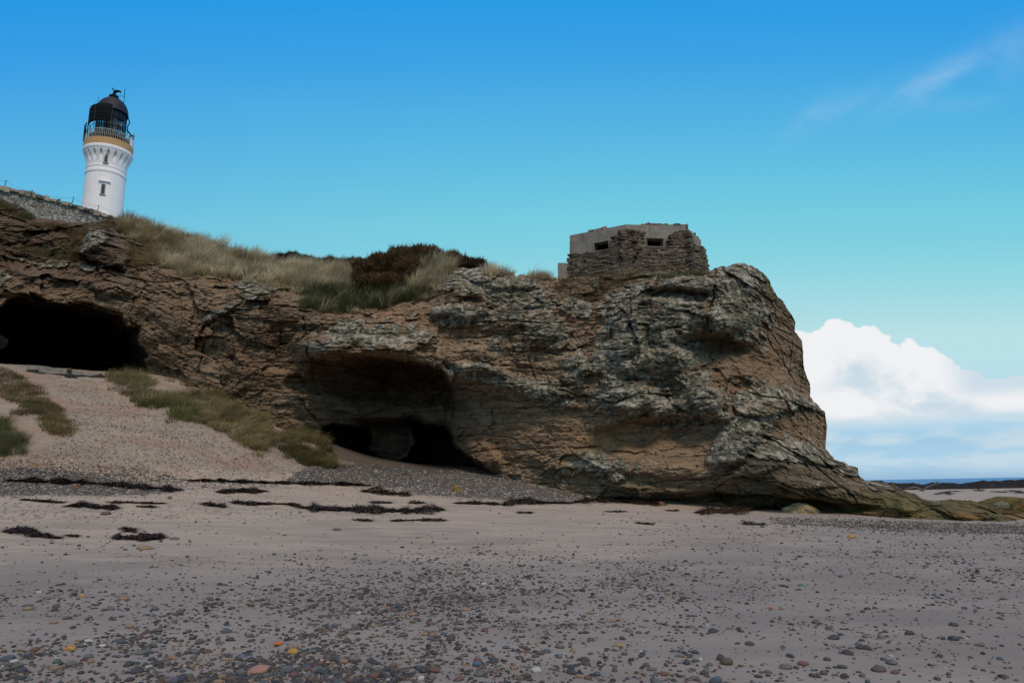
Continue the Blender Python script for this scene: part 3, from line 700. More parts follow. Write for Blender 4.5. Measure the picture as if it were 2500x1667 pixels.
def relief(px, py, X, Z):
    """metres the rock stands out (+) of its base face; also masks for colour"""
    r = np.zeros_like(px)
    veg = sstep(-6, 10, sdist(VEG_TOP, px + 8 * fbm(X * 0.8, Z * 0.8, 3, 71), py + 5 * fbm(X * 0.8, Z * 0.8, 3, 72)))
    dip = np.interp(px, [0, 350, 600, 1100, 1500, 1800, 2100], [0.20, 0.17, 0.06, 0.03, 0.06, -0.03, 0.12])
    sel = lichen_field(px, py, X, Z)
    w5, w6 = fbm(X * 2.4, Z * 2.8, 4, 53, 0.6), fbm(X * 2.4, Z * 2.8, 4, 54, 0.6)
    qx = X + 0.16 * Z + 0.30 * fbm(X * 0.4, Z * 0.4, 3, 51) + 0.055 * w5; qz = Z + dip * X + 0.26 * fbm(X * 0.35, Z * 0.5, 3, 52) + 0.045 * w6
    # weights
    smooth = np.clip(np.exp(-ell(px, py, 1860, 870, 95, 110) * 0.8) + np.exp(-ell(px, py, 1560, 1075, 220, 50)) + 0.8 * np.exp(-ell(px, py, 1960, 1050, 60, 60)) + 0.5 * np.exp(-ell(px, py, 2300, 1245, 200, 40)), 0, 1)
    left = sstep(720, 560, px)
    blocky = 0.75 + 0.5 * fbm(X * 0.16, Z * 0.2, 2, 60)
    blocky = blocky * (1 - 0.72 * smooth)
    c1, i1, g1 = worley(qx / 2.4, qz / 1.45, 101)
    c2, i2, g2 = worley(qx / 0.95 + 0.3 * vnoise(X, Z, 3), qz / 0.52, 111)
    c3, i3, g3 = worley(qx / 0.42, qz / 0.2, 121)
    r += blocky * (0.55 * (i1 - 0.5) + 0.50 * g1) * 1.0
    r += blocky * (0.27 * (i2 - 0.5) + 0.25 * g2)
    r += blocky * (0.10 * (i3 - 0.5) + 0.09 * g3)
    msk = sstep(0.35, 0.65, vnoise(X * 0.4, Z * 0.5, 66))
    r -= blocky * (0.20 * np.exp(-c1 / 0.022) * sstep(0.3, 0.7, vnoise(X * 0.8, Z * 1.0, 66)) + 0.085 * np.exp(-c2 / 0.03) * sstep(0.5, 0.7, vnoise(X * 1.1, Z * 1.4, 67)) + 0.03 * np.exp(-c3 / 0.06))
    # bedding: overhanging saw-tooth ledges
    def saw(q, h, seed, amp, w):
        k = q / h; c = np.floor(k); f = k - c
        a = 0.3 + 0.7 * _h(c, c * 0, seed)
        return amp * w * (a * (sstep(0, 0.16, f) * (0.45 + 0.55 * f) - 0.5))
    wz = 0.18 * fbm(X * 0.7, Z * 1.2, 4, 81)
    bw = 0.35 + 0.65 * sstep(0.4, 0.65, vnoise(X * 0.22, Z * 0.3, 83))
    lf = 1 - 0.45 * left
    r += saw(qz + wz, 0.85, 91, 0.42, bw * (1 - 0.5 * smooth) * lf) + saw(qz + wz * 0.7 + 0.3, 0.31, 92, 0.18, bw * (1 - 0.4 * smooth) * lf) + saw(qz + 0.5 * wz, 0.115, 93, 0.055, (1 - 0.3 * smooth) * lf)
    r += left * (0.30 * (i1 - 0.5) + 0.25 * g1)
    r -= 3.2 * sstep(1015, 1050, py) * sstep(860, 900, px) * sstep(1060, 1000, px)
    # general roughness
    r += 0.38 * fbm(X * 0.35, Z * 0.45, 4, 131) + 0.13 * fbm(X * 1.6, Z * 2.6, 4, 132, 0.6) * (1 - 0.5 * smooth) + (0.10 - 0.03 * smooth) * fbm(X * 5, Z * 9, 4, 133, 0.65)
    pit = fbm(X * 3.2, Z * 4.0, 4, 135, 0.6); r -= (0.16 - 0.08 * smooth) * sstep(0.3, 0.5, pit)
    r += 0.16 * smooth * (1 - ridged(X * 0.9, Z * 1.4, 3, 134) * 1.6)
    r += 0.34 * sstep(0.30, 0.42, sel + 0.10 * (i2 - 0.5)) + 0.10 * sstep(0.5, 0.7, sel) - 0.25 * smooth
    for cx, cy, rx, ry, rot, a in BUMPS:
        q = ell(px + 9 * fbm(X * 1.2, Z * 1.2, 3, 141), py + 9 * fbm(X * 1.2, Z * 1.2, 3, 142), cx, cy, rx, ry, rot)
        r += a * (1 - sstep(0.35, 1.5, q))
    wx = px + 9 * fbm(X * 1.2, Z * 1.2, 5, 151, 0.6); wy = py + 9 * fbm(X * 1.2, Z * 1.2, 5, 152, 0.6)
    for line, w, d in CRACKS:
        r -= 0.7 * d * np.exp(-(pdist(line, wx, wy) / (0.62 * w)) ** 2) * sstep(0.12, 0.5, vnoise(X * 0.9 + d * 31, Z * 0.9, 155))
    # big grey block on the left
    bg = sdist(BLOCK_G, wx, wy); r += 1.3 * sstep(-3, 9, bg) - 0.4 * np.exp(-((bg + 4) / 5) ** 2)
    # recess and caves
    bj = (i1 - 0.5) * 14 + (i2 - 0.5) * 9; ex = px + 10 * fbm(X * 1.1, Z * 1.1, 5, 161, 0.62); ey = py + 10 * fbm(X * 1.1, Z * 1.1, 5, 162, 0.62)
    rs = sdist(RECESS, ex, ey)
    lip = np.interp(ex, LIP[0], LIP[1]) + 5 * fbm(X * 2.5, X * 0 + 3, 3, 163); dt = ey - lip + 0.5 * bj
    amp = np.interp(ex, [715, 750, 765, 830, 880, 930, 1060, 1092, 1110, 1160, 1215, 1260], [0, 0.4, 1.2, 2.4, 3.8, 4.8, 5.4, 5.0, 3.0, 2.2, 1.2, 0])
    r -= amp * sstep(-1, 3.5, dt) * (1 - 0.42 * sstep(20, 120, dt))
    r += 0.5 * np.interp(ex, [740, 800, 1100, 1200], [0, 1, 1, 0]) * np.exp(-((dt + 14) / 16) ** 2)
    band = 0.45 * (sstep(0, 3, (ey - 0.06 * ex) - 915 - 6 * fbm(X * 1.5, X * 0, 3, 164)) - 0.5) + 0.6 * (sstep(0, 3, (ey - 0.1 * ex) - 885 - 8 * fbm(X * 1.2, X * 0 + 9, 3, 165)) - 0.5)
    r += band * sstep(0, 25, rs) * sstep(20, 40, dt)
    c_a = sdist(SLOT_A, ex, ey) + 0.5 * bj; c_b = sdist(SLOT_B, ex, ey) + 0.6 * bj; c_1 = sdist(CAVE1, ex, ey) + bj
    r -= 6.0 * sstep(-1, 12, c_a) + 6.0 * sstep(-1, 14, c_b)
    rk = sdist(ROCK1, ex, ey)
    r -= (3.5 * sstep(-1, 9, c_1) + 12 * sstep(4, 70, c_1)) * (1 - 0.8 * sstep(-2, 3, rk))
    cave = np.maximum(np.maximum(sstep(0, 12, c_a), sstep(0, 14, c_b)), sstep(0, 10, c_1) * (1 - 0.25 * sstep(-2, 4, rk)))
    r = r * (1 - 0.85 * veg) + veg * 0.25 * fbm(X * 0.6, Z * 0.6, 4, 171)
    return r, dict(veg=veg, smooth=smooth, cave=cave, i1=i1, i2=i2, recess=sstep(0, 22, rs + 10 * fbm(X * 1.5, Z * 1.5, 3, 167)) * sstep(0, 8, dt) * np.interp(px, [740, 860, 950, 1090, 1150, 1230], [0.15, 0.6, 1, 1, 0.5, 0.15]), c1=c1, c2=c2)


LICHEN = [  # cx, cy, rx, ry, rot, strength : pale crusts
    (900, 815, 130, 38, 3, 0.9), (780, 850, 50, 30, 0, 0.8), (1000, 780, 70, 25, 0, 0.35), (1130, 770, 60, 25, 0, 0.95), (1110, 680, 60, 35, 0, 0.9), (1200, 700, 120, 45, 15, 1.0), (1290, 740, 80, 50, 30, 0.8), (1245, 775, 40, 30, 0, 0.9), (1330, 800, 50, 45, 0, 0.9), (1410, 755, 30, 26, 0, 0.9),
    (1400, 895, 45, 45, 0, 0.95), (1170, 905, 90, 25, 10, 0.9), (1270, 940, 60, 25, 0, 0.8), (1340, 960, 80, 35, 15, 0.9), (1480, 690, 40, 30, 0, 0.7), (1530, 780, 60, 90, 0, 1.0), (1560, 740, 60, 50, 0, 0.85), (1640, 790, 60, 90, -10, 1.0), (1540, 870, 90, 60, 0, 1.0), (1640, 880, 80, 40, 0, 1.0),
    (1660, 685, 110, 26, 0, 1.0), (1780, 690, 70, 60, 0, 0.8), (1800, 780, 80, 60, 0, 0.75), (1540, 975, 80, 45, -5, 0.9), (1620, 1000, 40, 30, 0, 0.9), (1730, 985, 50, 50, 40, 1.0), (1700, 930, 60, 40, 30, 0.8), (1860, 985, 80, 35, 0, 0.8), (1820, 1060, 90, 40, -40, 1.0), (1780, 1100, 60, 30, -30, 0.8),
    (1960, 985, 60, 20, 0, 0.7), (1900, 1100, 120, 20, 8, 0.9), (2000, 1110, 80, 20, 20, 0.8), (2080, 1150, 50, 15, 10, 0.6), (1470, 1140, 80, 35, 15, 0.7), (1380, 1150, 60, 30, 10, 0.5), (230, 570, 40, 30, -30, 1.0), (215, 610, 30, 14, -20, 0.8), (90, 640, 60, 10, 15, 0.6), (130, 645, 40, 10, 10, 0.7), (220, 655, 60, 8, 0, 0.7),
    (590, 690, 70, 12, 0, 0.7), (620, 710, 45, 14, -20, 0.8), (545, 745, 70, 14, -32, 0.7), (10, 670, 30, 26, 0, 0.6), (740, 830, 30, 60, 0, 0.4), (1020, 820, 50, 16, 0, 0.8), (1100, 940, 50, 14, 20, 0.5), (970, 830, 90, 20, 0, 0.5), (2140, 1190, 60, 14, 10, 0.4), (1480, 830, 40, 60, 0, 0.6), (1110, 640, 60, 20, 0, 0.9), (1960, 1100, 50, 14, 20, 0.8), (1690, 1000, 60, 60, 0, 0.6), (1210, 860, 60, 30, 0, 0.6)]
GREEN = [(1800, 760, 90, 100, 0, 0.9), (1930, 800, 30, 40, 0, 0.6), (1960, 920, 25, 60, 0, 0.7), (1520, 960, 110, 60, 0, 0.6), (1540, 800, 70, 60, 0, 0.55), (1850, 690, 60, 50, 0, 0.8), (600, 740, 60, 16, -30, 0.6), (1900, 1140, 150, 40, 5, 0.55), (1480, 1150, 120, 40, 10, 0.45), (1690, 880, 70, 60, 0, 0.4), (1820, 1060, 90, 60, -30, 0.5), (1280, 690, 90, 40, 0, 0.3)]
OCHRE = [(1475, 1078, 60, 24, 0, 0.9), (1575, 945, 14, 18, 0, 1.0), (1562, 998, 8, 14, 0, 1.0), (1712, 998, 8, 9, 0, 1.0), (1765, 1030, 10, 12, 0, 0.8), (1440, 990, 30, 20, 0, 0.4), (970, 875, 60, 8, 0, 0.6), (1420, 1110, 50, 10, 0, 0.5), (1300, 960, 30, 16, 0, 0.3), (1130, 860, 60, 16, 0, 0.4), (1410, 1015, 40, 30, 20, 0.35), (1180, 790, 80, 12, 0, 0.3)]


def rock_color(px, py, X, Z, r, mk):
    """colour of the rock: sandstone, crusts of lichen, algae, plus painted cave shade"""
    jx = px + 26 * fbm(X * 0.5, Z * 0.5, 4, 201); jy = py + 20 * fbm(X * 0.5, Z * 0.5, 4, 202)
    n1 = fbm(X * 0.3, Z * 0.5, 4, 211); n2 = fbm(X * 1.3, Z * 2.2, 4, 212); n3 = fbm(X * 5, Z * 5, 4, 213); n4 = fbm(X * 2.6, Z * 2.6, 5, 214, 0.65)
    tan = np.array([0.225, 0.168, 0.112]); red = np.array([0.215, 0.137, 0.081]); brn = np.array([0.155, 0.122, 0.088]); pale = np.array([0.29, 0.225, 0.152])
    def mx(a, b, t): return a * (1 - t[..., None]) + b * t[..., None]
    c = np.broadcast_to(tan, px.shape + (3,)).copy()
    c = mx(c, red, sstep(-0.1, 0.4, n1 + 0.4 * n2) * 0.75)
    c = mx(c, brn, sstep(0.0, 0.5, fbm(X * 0.25, Z * 0.8, 4, 215) + 0.3 * n2) * 0.55)
    c = mx(c, pale, sstep(0.15, 0.6, n2 + 0.3 * n3) * 0.45)
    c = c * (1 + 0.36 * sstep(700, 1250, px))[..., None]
    c = mx(c, red * 1.05, np.clip(mk['smooth'], 0, 1) * 0.6)
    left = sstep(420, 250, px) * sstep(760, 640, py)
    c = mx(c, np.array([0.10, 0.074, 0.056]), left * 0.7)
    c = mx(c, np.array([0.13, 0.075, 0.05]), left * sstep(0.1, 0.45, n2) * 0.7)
    # algae-dark and green films
    g = sum(a * np.exp(-ell(jx, jy, cx, cy, rx, ry, rot) * 0.8) for cx, cy, rx, ry, rot, a in GREEN)
    c = mx(c, np.array([0.075, 0.082, 0.058]), np.clip(g, 0, 1) * (0.55 + 0.4 * sstep(-0.3, 0.3, n4)))
    # lichen crust follows blocks
    l = np.zeros_like(px)
    for cx, cy, rx, ry, rot, a in LICHEN: l = np.maximum(l, a * np.exp(-ell(jx, jy, cx, cy, rx, ry, rot) * 0.75))
    l = l + 0.16 * (mk['i2'] - 0.5) + 0.22 * (mk['i1'] - 0.5)
    stray = sstep(1000, 1150, px) * 0.12
    lm = sstep(0.42, 0.58, l + stray + 0.42 * n4 + 0.25 * n3 - 0.03) * (1 - 0.6 * mk['recess']) * sstep(1235, 1190, py)
    lc = mx(np.broadcast_to(np.array([0.125, 0.123, 0.094]), c.shape), np.array([0.40, 0.39, 0.33]), sstep(-0.2, 0.42, fbm(X * 6, Z * 7, 4, 221, 0.7) + 0.35 * n4 + 0.15 * fbm(X * 0.8, Z * 0.8, 3, 222)))
    c = mx(c, lc, lm * 0.92)
    o = sum(a * np.exp(-ell(jx, jy, cx, cy, rx, ry, rot)) for cx, cy, rx, ry, rot, a in OCHRE)
    c = mx(c, np.array([0.32, 0.17, 0.03]), np.clip(o, 0, 1) * sstep(-0.1, 0.4, n3 + n4) * 0.75)
    # tidal zone: brown-green algae on the low shelf
    tz = sstep(1185, 1215, py + 10 * n2) * sstep(1650, 1950, px); tz = np.maximum(tz, sstep(2170, 2215, px))
    sea = mx(np.broadcast_to(np.array([0.135, 0.118, 0.045]), c.shape), np.array([0.075, 0.072, 0.035]), sstep(-0.2, 0.4, n4))
    sea = mx(sea, np.array([0.25, 0.155, 0.06]), sstep(1240, 1262, py + 8 * n2) * sstep(-0.2, 0.3, n2) * 0.8)
    c = mx(c, sea, tz * 0.88)
    shelf = sstep(1090, 1130, py) * sstep(1790, 1880, px) * (1 - tz)
    c = mx(c, np.array([0.10, 0.088, 0.065]), shelf * (1 - lm) * 0.6)
    wetb = sstep(1180, 1225, py) * sstep(1350, 1500, px) * (1 - tz)
    c = mx(c, np.array([0.085, 0.065, 0.045]), wetb * 0.7)
    # shade of the caves and the overhang, painted into the rock colour
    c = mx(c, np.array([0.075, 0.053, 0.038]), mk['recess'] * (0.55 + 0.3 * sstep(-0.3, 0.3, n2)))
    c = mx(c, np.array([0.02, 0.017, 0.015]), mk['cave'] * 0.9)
    # soil under the grass
    soil = mx(np.broadcast_to(np.array([0.075, 0.06, 0.04]), c.shape), np.array([0.06, 0.07, 0.03]), sstep(-0.2, 0.4, n4))
    c = mx(c, soil, mk['veg'] * 0.95)
    tops = np.maximum(0, sstep(700, 680, py) * sstep(1330, 1400, px) * sstep(1735, 1700, px) * sstep(-0.3, 0.2, n4))
    c = mx(c, np.array([0.10, 0.09, 0.05]), tops * 0.8)
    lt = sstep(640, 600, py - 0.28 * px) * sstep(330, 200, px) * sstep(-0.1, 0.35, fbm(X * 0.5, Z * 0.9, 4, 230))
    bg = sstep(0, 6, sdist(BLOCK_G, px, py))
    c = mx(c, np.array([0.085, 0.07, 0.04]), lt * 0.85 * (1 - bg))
    return np.clip(c, 0.005, 0.9)


def build_cliff():
    C = np.array(COL, float)
    seg = np.hypot(np.diff(C[:, 0]), np.diff(C[:, 1])) + 0.35 * np.hypot(np.diff(C[:, 2]), np.diff(C[:, 3]))
    s = np.concatenate([[0], np.cumsum(seg)]); nc = 1750; nr = 560
    q = np.linspace(0, s[-1], nc)
    tx, ty, bx, by = [np.interp(q, s, C[:, i]) for i in range(4)]
    # broken, notched skyline
    ty = ty + 4.0 * fbm(q * 0.05, q * 0, 3, 301) + 2.0 * fbm(q * 0.2, q * 0, 3, 302) * sstep(1000, 1200, q)
    tx = tx + 3.5 * fbm(q * 0.045, q * 0 + 5, 4, 303) * sstep(1750, 1800, q)
    v = np.linspace(0, 1, nr)[:, None]
    px = tx[None] * (1 - v) + bx[None] * v; py = ty[None] * (1 - v) + by[None] * v
    D = cliff_depth(px, py)
    base = P(px, py, D)
    X, Z = base[..., 0], base[..., 2]
    r, mk = relief(px, py, X, Z)
    fade = sstep(0, 0.012, v); r = r * (0.35 + 0.65 * fade)
    pts = P(px, py, D - r)
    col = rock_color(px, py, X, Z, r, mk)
    # foot: run on below the sand
    foot = []; fcol = []
    last = pts[-1]
    for k in range(1, 9):
        f = last.copy(); f[:, 2] -= 0.12 * k ** 1.5; f[:, 1] += 0.05 * k; foot.append(f); fcol.append(col[-1])
    # top: run back as land
    topn = []; tcol = []
    ds = np.concatenate([np.linspace(0.15, 3, 14), np.linspace(3.6, 30, 22)])
    t0 = pts[0]
    fall = np.interp(tx, [0, 1100, 1750, 1900, 2640], [0.12, 0.02, 0.05, 0.25, 0.25])
    for d in ds:
        f = t0.copy(); f[:, 1] += d
        f[:, 2] -= fall * d * 0.5 + 0.25 * (fbm(f[:, 0] * 0.9, f[:, 1] * 0.9, 3, 310) + 0.4) * min(1, d)
        f[:, 0] -= 0.12 * d * sstep(1800, 1900, tx)
        topn.append(f)
        g = np.array([0.085, 0.08, 0.045]); w = sstep(1745, 1760, tx)[:, None]
        tcol.append(g * (1 - w) + col[0] * w)
    allp = np.concatenate([np.array(topn[::-1]), pts, np.array(foot)]); allc = np.concatenate([np.array(tcol[::-1]), col, np.array(fcol)])
    nR = allp.shape[0]
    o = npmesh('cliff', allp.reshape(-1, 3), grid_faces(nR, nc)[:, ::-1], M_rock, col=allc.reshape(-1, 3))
    tag(o, 'layered brown sandstone cliff with two caves and grey lichen', kind='structure')
    return pts, px, py, mk, col


cliff_pts, cliff_px, cliff_py, cliff_mk, cliff_col = build_cliff()


def on_cliff(px, py):
    """point of the built cliff face seen at a photo pixel (nearest column/row)"""
    px = np.atleast_1d(px).astype(float); py = np.atleast_1d(py).astype(float)
    D = cliff_depth(px, py); b = P(px, py, D); r, _ = relief(px, py, b[:, 0], b[:, 2])
    return P(px, py, D - r)


# ------------------------------------------------------------------ scatter builders
def blades(base, h, lean, width, croot, ctip, up=None, azim=None):
    """tapered curved strips; all args are arrays over blades"""
    n = len(base); ts = np.array([0, 0.4, 0.75, 1.0])
    up = np.tile([0, 0, 1.0], (n, 1)) if up is None else up
    az = rng.uniform(0, math.pi, n) if azim is None else azim
    side = np.stack([np.cos(az), np.sin(az), np.zeros(n)], -1)
    vs = []; cs = []
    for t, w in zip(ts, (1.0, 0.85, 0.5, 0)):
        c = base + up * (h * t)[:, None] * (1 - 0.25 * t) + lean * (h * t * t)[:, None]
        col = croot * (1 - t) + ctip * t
        if w > 0:
            vs += [c - side * (width * w / 2)[:, None], c + side * (width * w / 2)[:, None]]; cs += [col, col]
        else: vs.append(c); cs.append(col)
    v = np.stack(vs, 1).reshape(-1, 3); c = np.stack(cs, 1).reshape(-1, 3)
    b = (np.arange(n) * 7)[:, None]
    q = np.concatenate([b + np.array([[0, 1, 3, 2]]), b + np.array([[2, 3, 5, 4]])]); t = b + np.array([[4, 5, 6]])
    return v, q, t, c


def in_poly(poly, n, bias=None):
    p = np.array(poly, float); lo, hi = p.min(0), p.max(0); out = np.zeros((0, 2))
    while len(out) < n:
        q = rng.uniform(lo, hi, (n * 2, 2)); k = sdist(poly, q[:, 0], q[:, 1]) > 0
        if bias is not None: k &= rng.uniform(0, 1, len(q)) < bias(q[:, 0], q[:, 1])
        out = np.concatenate([out, q[k]])
    return out[:n]


def pal(colors, n, jit=0.15):
    c = np.array(colors, float)[rng.integers(0, len(colors), n)]
    return c * rng.uniform(1 - jit, 1 + jit, (n, 1))


STRAW = [(0.72, 0.60, 0.40), (0.60, 0.50, 0.32), (0.80, 0.69, 0.50), (0.44, 0.38, 0.22)]
OLIVE = [(0.33, 0.285, 0.125), (0.40, 0.34, 0.16), (0.23, 0.21, 0.085)]
RUST = [(0.30, 0.20, 0.105), (0.23, 0.155, 0.08), (0.40, 0.29, 0.165)]
GRN = [(0.06, 0.10, 0.03), (0.09, 0.13, 0.04)]


def tufts(pos, per, hmin, hmax, wind, spread, croots, ctips, width=0.022, outw=0.45):
    """pos (n,3); per-tuft colours (n,3)"""
    n = len(pos); k = per; pv = fbm(pos[:, 0] * 0.7, pos[:, 1] * 0.7 + pos[:, 2] * 0.7, 3, 77); th = rng.uniform(hmin, hmax, n) * np.clip(1 + 0.7 * pv, 0.45, 1.5)
    ctips = ctips * np.clip(1.05 + 0.9 * fbm(pos[:, 0] * 0.8 + 9, pos[:, 1] * 0.5 + pos[:, 2] * 0.8, 3, 78), 0.5, 1.6)[:, None]
    b = np.repeat(pos, k, 0); m = n * k
    a = rng.uniform(0, 2 * math.pi, m); rr = np.sqrt(rng.uniform(0, 1, m))
    off = np.stack([np.cos(a) * rr, np.sin(a) * rr, np.zeros(m)], -1)
    b = b + off * spread; b[:, 2] -= 0.05
    tw = np.repeat(rng.normal(0, 0.18, (n, 3)) * [1, 1, 0.2], k, 0)
    lean = off * outw + np.array(wind) + tw + rng.normal(0, 0.10, (m, 3))
    h = np.repeat(th, k) * rng.uniform(0.55, 1.1, m) * (1 - 0.25 * rr)
    cr = np.repeat(croots, k, 0) * rng.uniform(0.7, 1.2, (m, 1)); ct = np.repeat(ctips, k, 0) * rng.uniform(0.75, 1.3, (m, 1))
    return blades(b, h, lean, rng.uniform(0.6, 1.3, m) * width, cr, ct)


def join_blades(name, sets, label, mat=None, kind='stuff'):
    vs, qs, ts, cs = [], [], [], []; o = 0
    for v, q, t, c in sets:
        vs.append(v); qs.append(q + o); ts.append(t + o); cs.append(c); o += len(v)
    ob = npmesh(name, np.concatenate(vs), [np.concatenate(qs), np.concatenate(ts)], mat or M_grass, smooth=False, col=np.concatenate(cs))
    tag(ob, label, 'grass', kind=kind); return ob


# ------------------------------------------------------------------ marram and turf
def cliff_tufts(poly, n, bias=None):
    q = in_poly(poly, n, bias); return q, on_cliff(q[:, 0], q[:, 1])


def build_grass():
    # the pale marram along the cliff top
    q = in_poly(VEG_TOP, 1500) + rng.normal(0, 7, (1500, 2)); p = on_cliff(q[:, 0], q[:, 1])
    x, y = q[:, 0], q[:, 1]
    n = len(q)
    straw = pal(STRAW, n); root = pal([(0.24, 0.21, 0.10), (0.18, 0.18, 0.07)], n)
    patch = fbm(p[:, 0] * 0.35, p[:, 2] * 0.5, 3, 401)
    rust = (sstep(430, 330, x) * (rng.uniform(0, 1, n) < 0.8)) + (sstep(0.3, 0.5, patch) * (x < 600))
    straw = np.where((rust > 0.5)[:, None], pal(RUST, n), straw)
    low = sstep(700, 735, y) * sstep(700, 740, x)
    straw = np.where((rng.uniform(0, 1, n) < low * 0.85)[:, None], pal([(0.06, 0.085, 0.03), (0.09, 0.11, 0.04), (0.20, 0.17, 0.08)], n), straw)
    root = np.where((low > 0.3)[:, None], pal([(0.03, 0.05, 0.015)], n), root)
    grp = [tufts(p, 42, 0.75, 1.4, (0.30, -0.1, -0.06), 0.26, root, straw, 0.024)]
    # skyline tufts standing above the crest
    sk = [(x_, np.interp(x_, [303, 337, 368, 393, 459, 509, 547, 648, 684, 786, 860], [535, 552, 566, 574, 586, 606, 616, 642, 650, 658, 662]) + rng.uniform(-2, 9)) for x_ in np.concatenate([rng.uniform(300, 860, 200), rng.normal(400, 10, 14), rng.normal(455, 12, 16), rng.normal(545, 9, 14), rng.normal(310, 6, 8)])]
    sk = np.array(sk); ps = on_cliff(sk[:, 0], sk[:, 1]); c = pal(STRAW + RUST, len(sk))
    grp.append(tufts(ps, 38, 0.6, 1.05, (0.38, 0, -0.05), 0.22, c * 0.5, c, 0.022))
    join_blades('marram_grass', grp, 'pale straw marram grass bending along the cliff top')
    # small stands by the pillbox
    sk = np.concatenate([np.stack([rng.normal(1205, 16, 34), rng.uniform(656, 672, 34)], -1), np.stack([rng.normal(1320, 16, 30), rng.uniform(672, 684, 30)], -1), np.stack([rng.uniform(1180, 1380, 14), rng.uniform(664, 684, 14)], -1)])
    ps = on_cliff(sk[:, 0], np.maximum(sk[:, 1], np.interp(sk[:, 0], [1180, 1241, 1300, 1370], [658, 671, 678, 683])))
    c = pal(STRAW, len(sk))
    join_blades('marram_grass', [tufts(ps, 26, 0.5, 0.95, (0.3, 0, -0.03), 0.2, c * 0.5, c, 0.018)], 'thin marram tufts on the skyline left of the pillbox')
    # grass and dead heather round the foot of the pillbox
    poly = [(1375, 682), (1440, 676), (1500, 664), (1540, 660), (1560, 668), (1730, 662), (1725, 672), (1600, 680), (1540, 692), (1500, 706), (1470, 728), (1420, 735), (1390, 720), (1350, 705)]
    q, p = cliff_tufts(poly, 700); c = pal(RUST + [(0.2, 0.18, 0.12), (0.12, 0.12, 0.06)], 700)
    c = np.where(((q[:, 0] > 1560) & (rng.uniform(0, 1, 700) < 0.8))[:, None], pal([(0.08, 0.12, 0.03), (0.11, 0.12, 0.05)], 700), c)
    g1 = tufts(p, 18, 0.16, 0.34, (0.3, -0.2, -0.25), 0.22, c * 0.6, c, 0.02)
    sk = np.stack([rng.normal(1525, 12, 30), rng.uniform(664, 676, 30)], -1); ps = on_cliff(sk[:, 0], sk[:, 1]); c = pal(STRAW, 30) * 0.8
    join_blades('turf', [g1, tufts(ps, 22, 0.35, 0.6, (0.2, 0, 0), 0.15, c * 0.6, c, 0.016)], 'brown grass and green moss at the foot of the pillbox')
    # upper left: short rusty turf below the wall and on the ledges
    sets = []
    for poly, n, cc, h in [([(-20, 482), (20, 492), (60, 512), (85, 532), (70, 540), (0, 515)], 200, RUST + GRN, 0.28), ([(75, 545), (126, 542), (190, 556), (240, 545), (262, 535), (262, 560), (215, 562), (190, 590), (150, 566), (100, 556)], 420, RUST + [(0.12, 0.11, 0.05)], 0.3), ([(262, 530), (330, 545), (400, 560), (420, 600), (350, 600), (300, 565), (270, 548)], 300, RUST + [(0.12, 0.11, 0.05)], 0.5),
                           ([(30, 600), (120, 612), (190, 600), (195, 640), (120, 632), (60, 625)], 300, RUST + GRN + OLIVE, 0.3), ([(300, 590), (345, 600), (370, 640), (340, 660), (305, 640)], 160, RUST + OLIVE, 0.45), ([(190, 560), (205, 560), (195, 640), (175, 650)], 90, RUST, 0.35), ([(560, 720), (620, 705), (560, 745)], 30, GRN, 0.2)]:
        q, p = cliff_tufts(poly, n); c = pal(cc, n)
        sets.append(tufts(p, 26, h * 0.5, h, (0.3, -0.2, -0.2), 0.24, c * 0.5, c, 0.022))
    join_blades('turf', sets, 'short rusty brown turf below the white stone wall')
    # dune grass right of the sandy path
    DG = [(262, 910), (330, 906), (430, 920), (500, 910), (560, 955), (640, 1010), (665, 1045), (660, 1090), (620, 1092), (560, 1060), (500, 1050), (440, 1020), (380, 985), (330, 965)]
    DG2 = [(690, 1050), (730, 1045), (790, 1070), (815, 1110), (825, 1136), (760, 1136), (700, 1100), (660, 1060)]
    sets = []
    for poly, n, cols in ((DG, 760, OLIVE + STRAW[1:2] + STRAW[3:] + [(0.36, 0.29, 0.14)]), (DG2, 260, OLIVE + [(0.22, 0.2, 0.09)])):
        q = in_poly(poly, int(n * 1.25)); q = q + rng.normal(0, 7, q.shape); p = hit(q[:, 0], np.minimum(q[:, 1] + 14, 1140)); ok = ~np.isnan(p[:, 0]); p = p[ok]
        kk = fbm(p[:, 0] * 0.55 + 4, p[:, 1] * 0.8, 3, 412) > -0.22; p = p[kk]; c = pal(cols, len(p)); gr = fbm(p[:, 0] * 0.5, p[:, 1] * 0.5, 3, 411)
        c = np.where((gr > 0.5)[:, None], pal([(0.19, 0.2, 0.075), (0.25, 0.24, 0.1)], len(p)), c)
        sets.append(tufts(p, 46, 0.45, 0.95, (0.42, -0.28, -0.16), 0.26, c * 0.45, c, 0.02))
    join_blades('dune_grass', sets, 'olive dune grass between the sandy path and the cliff foot')
    # left hummock
    q = in_poly([(-60, 885), (0, 893), (50, 915), (100, 945), (150, 1000), (185, 1045), (165, 1062), (120, 1050), (95, 1020), (50, 985), (0, 958), (-60, 945)], 1000, lambda x, y: np.where(fbm(x * 0.03, y * 0.03, 3, 421) > -0.35, 1, 0.15))
    q = np.concatenate([q, np.stack([rng.normal(48, 12, 18), rng.normal(1006, 5, 18)], -1)])
    p = hit(q[:, 0], q[:, 1] + 6); p = p[~np.isnan(p[:, 0])]; c = pal(OLIVE + RUST, len(p))
    join_blades('dune_grass', [tufts(p, 30, 0.16, 0.45, (0.25, -0.1, -0.2), 0.25, c * 0.5, c, 0.016)], 'short grass scattered over the sandy hummock left of the path')
    q = in_poly([(-80, 1015), (0, 1020), (30, 1045), (60, 1090), (50, 1108), (0, 1112), (-80, 1110)], 150)
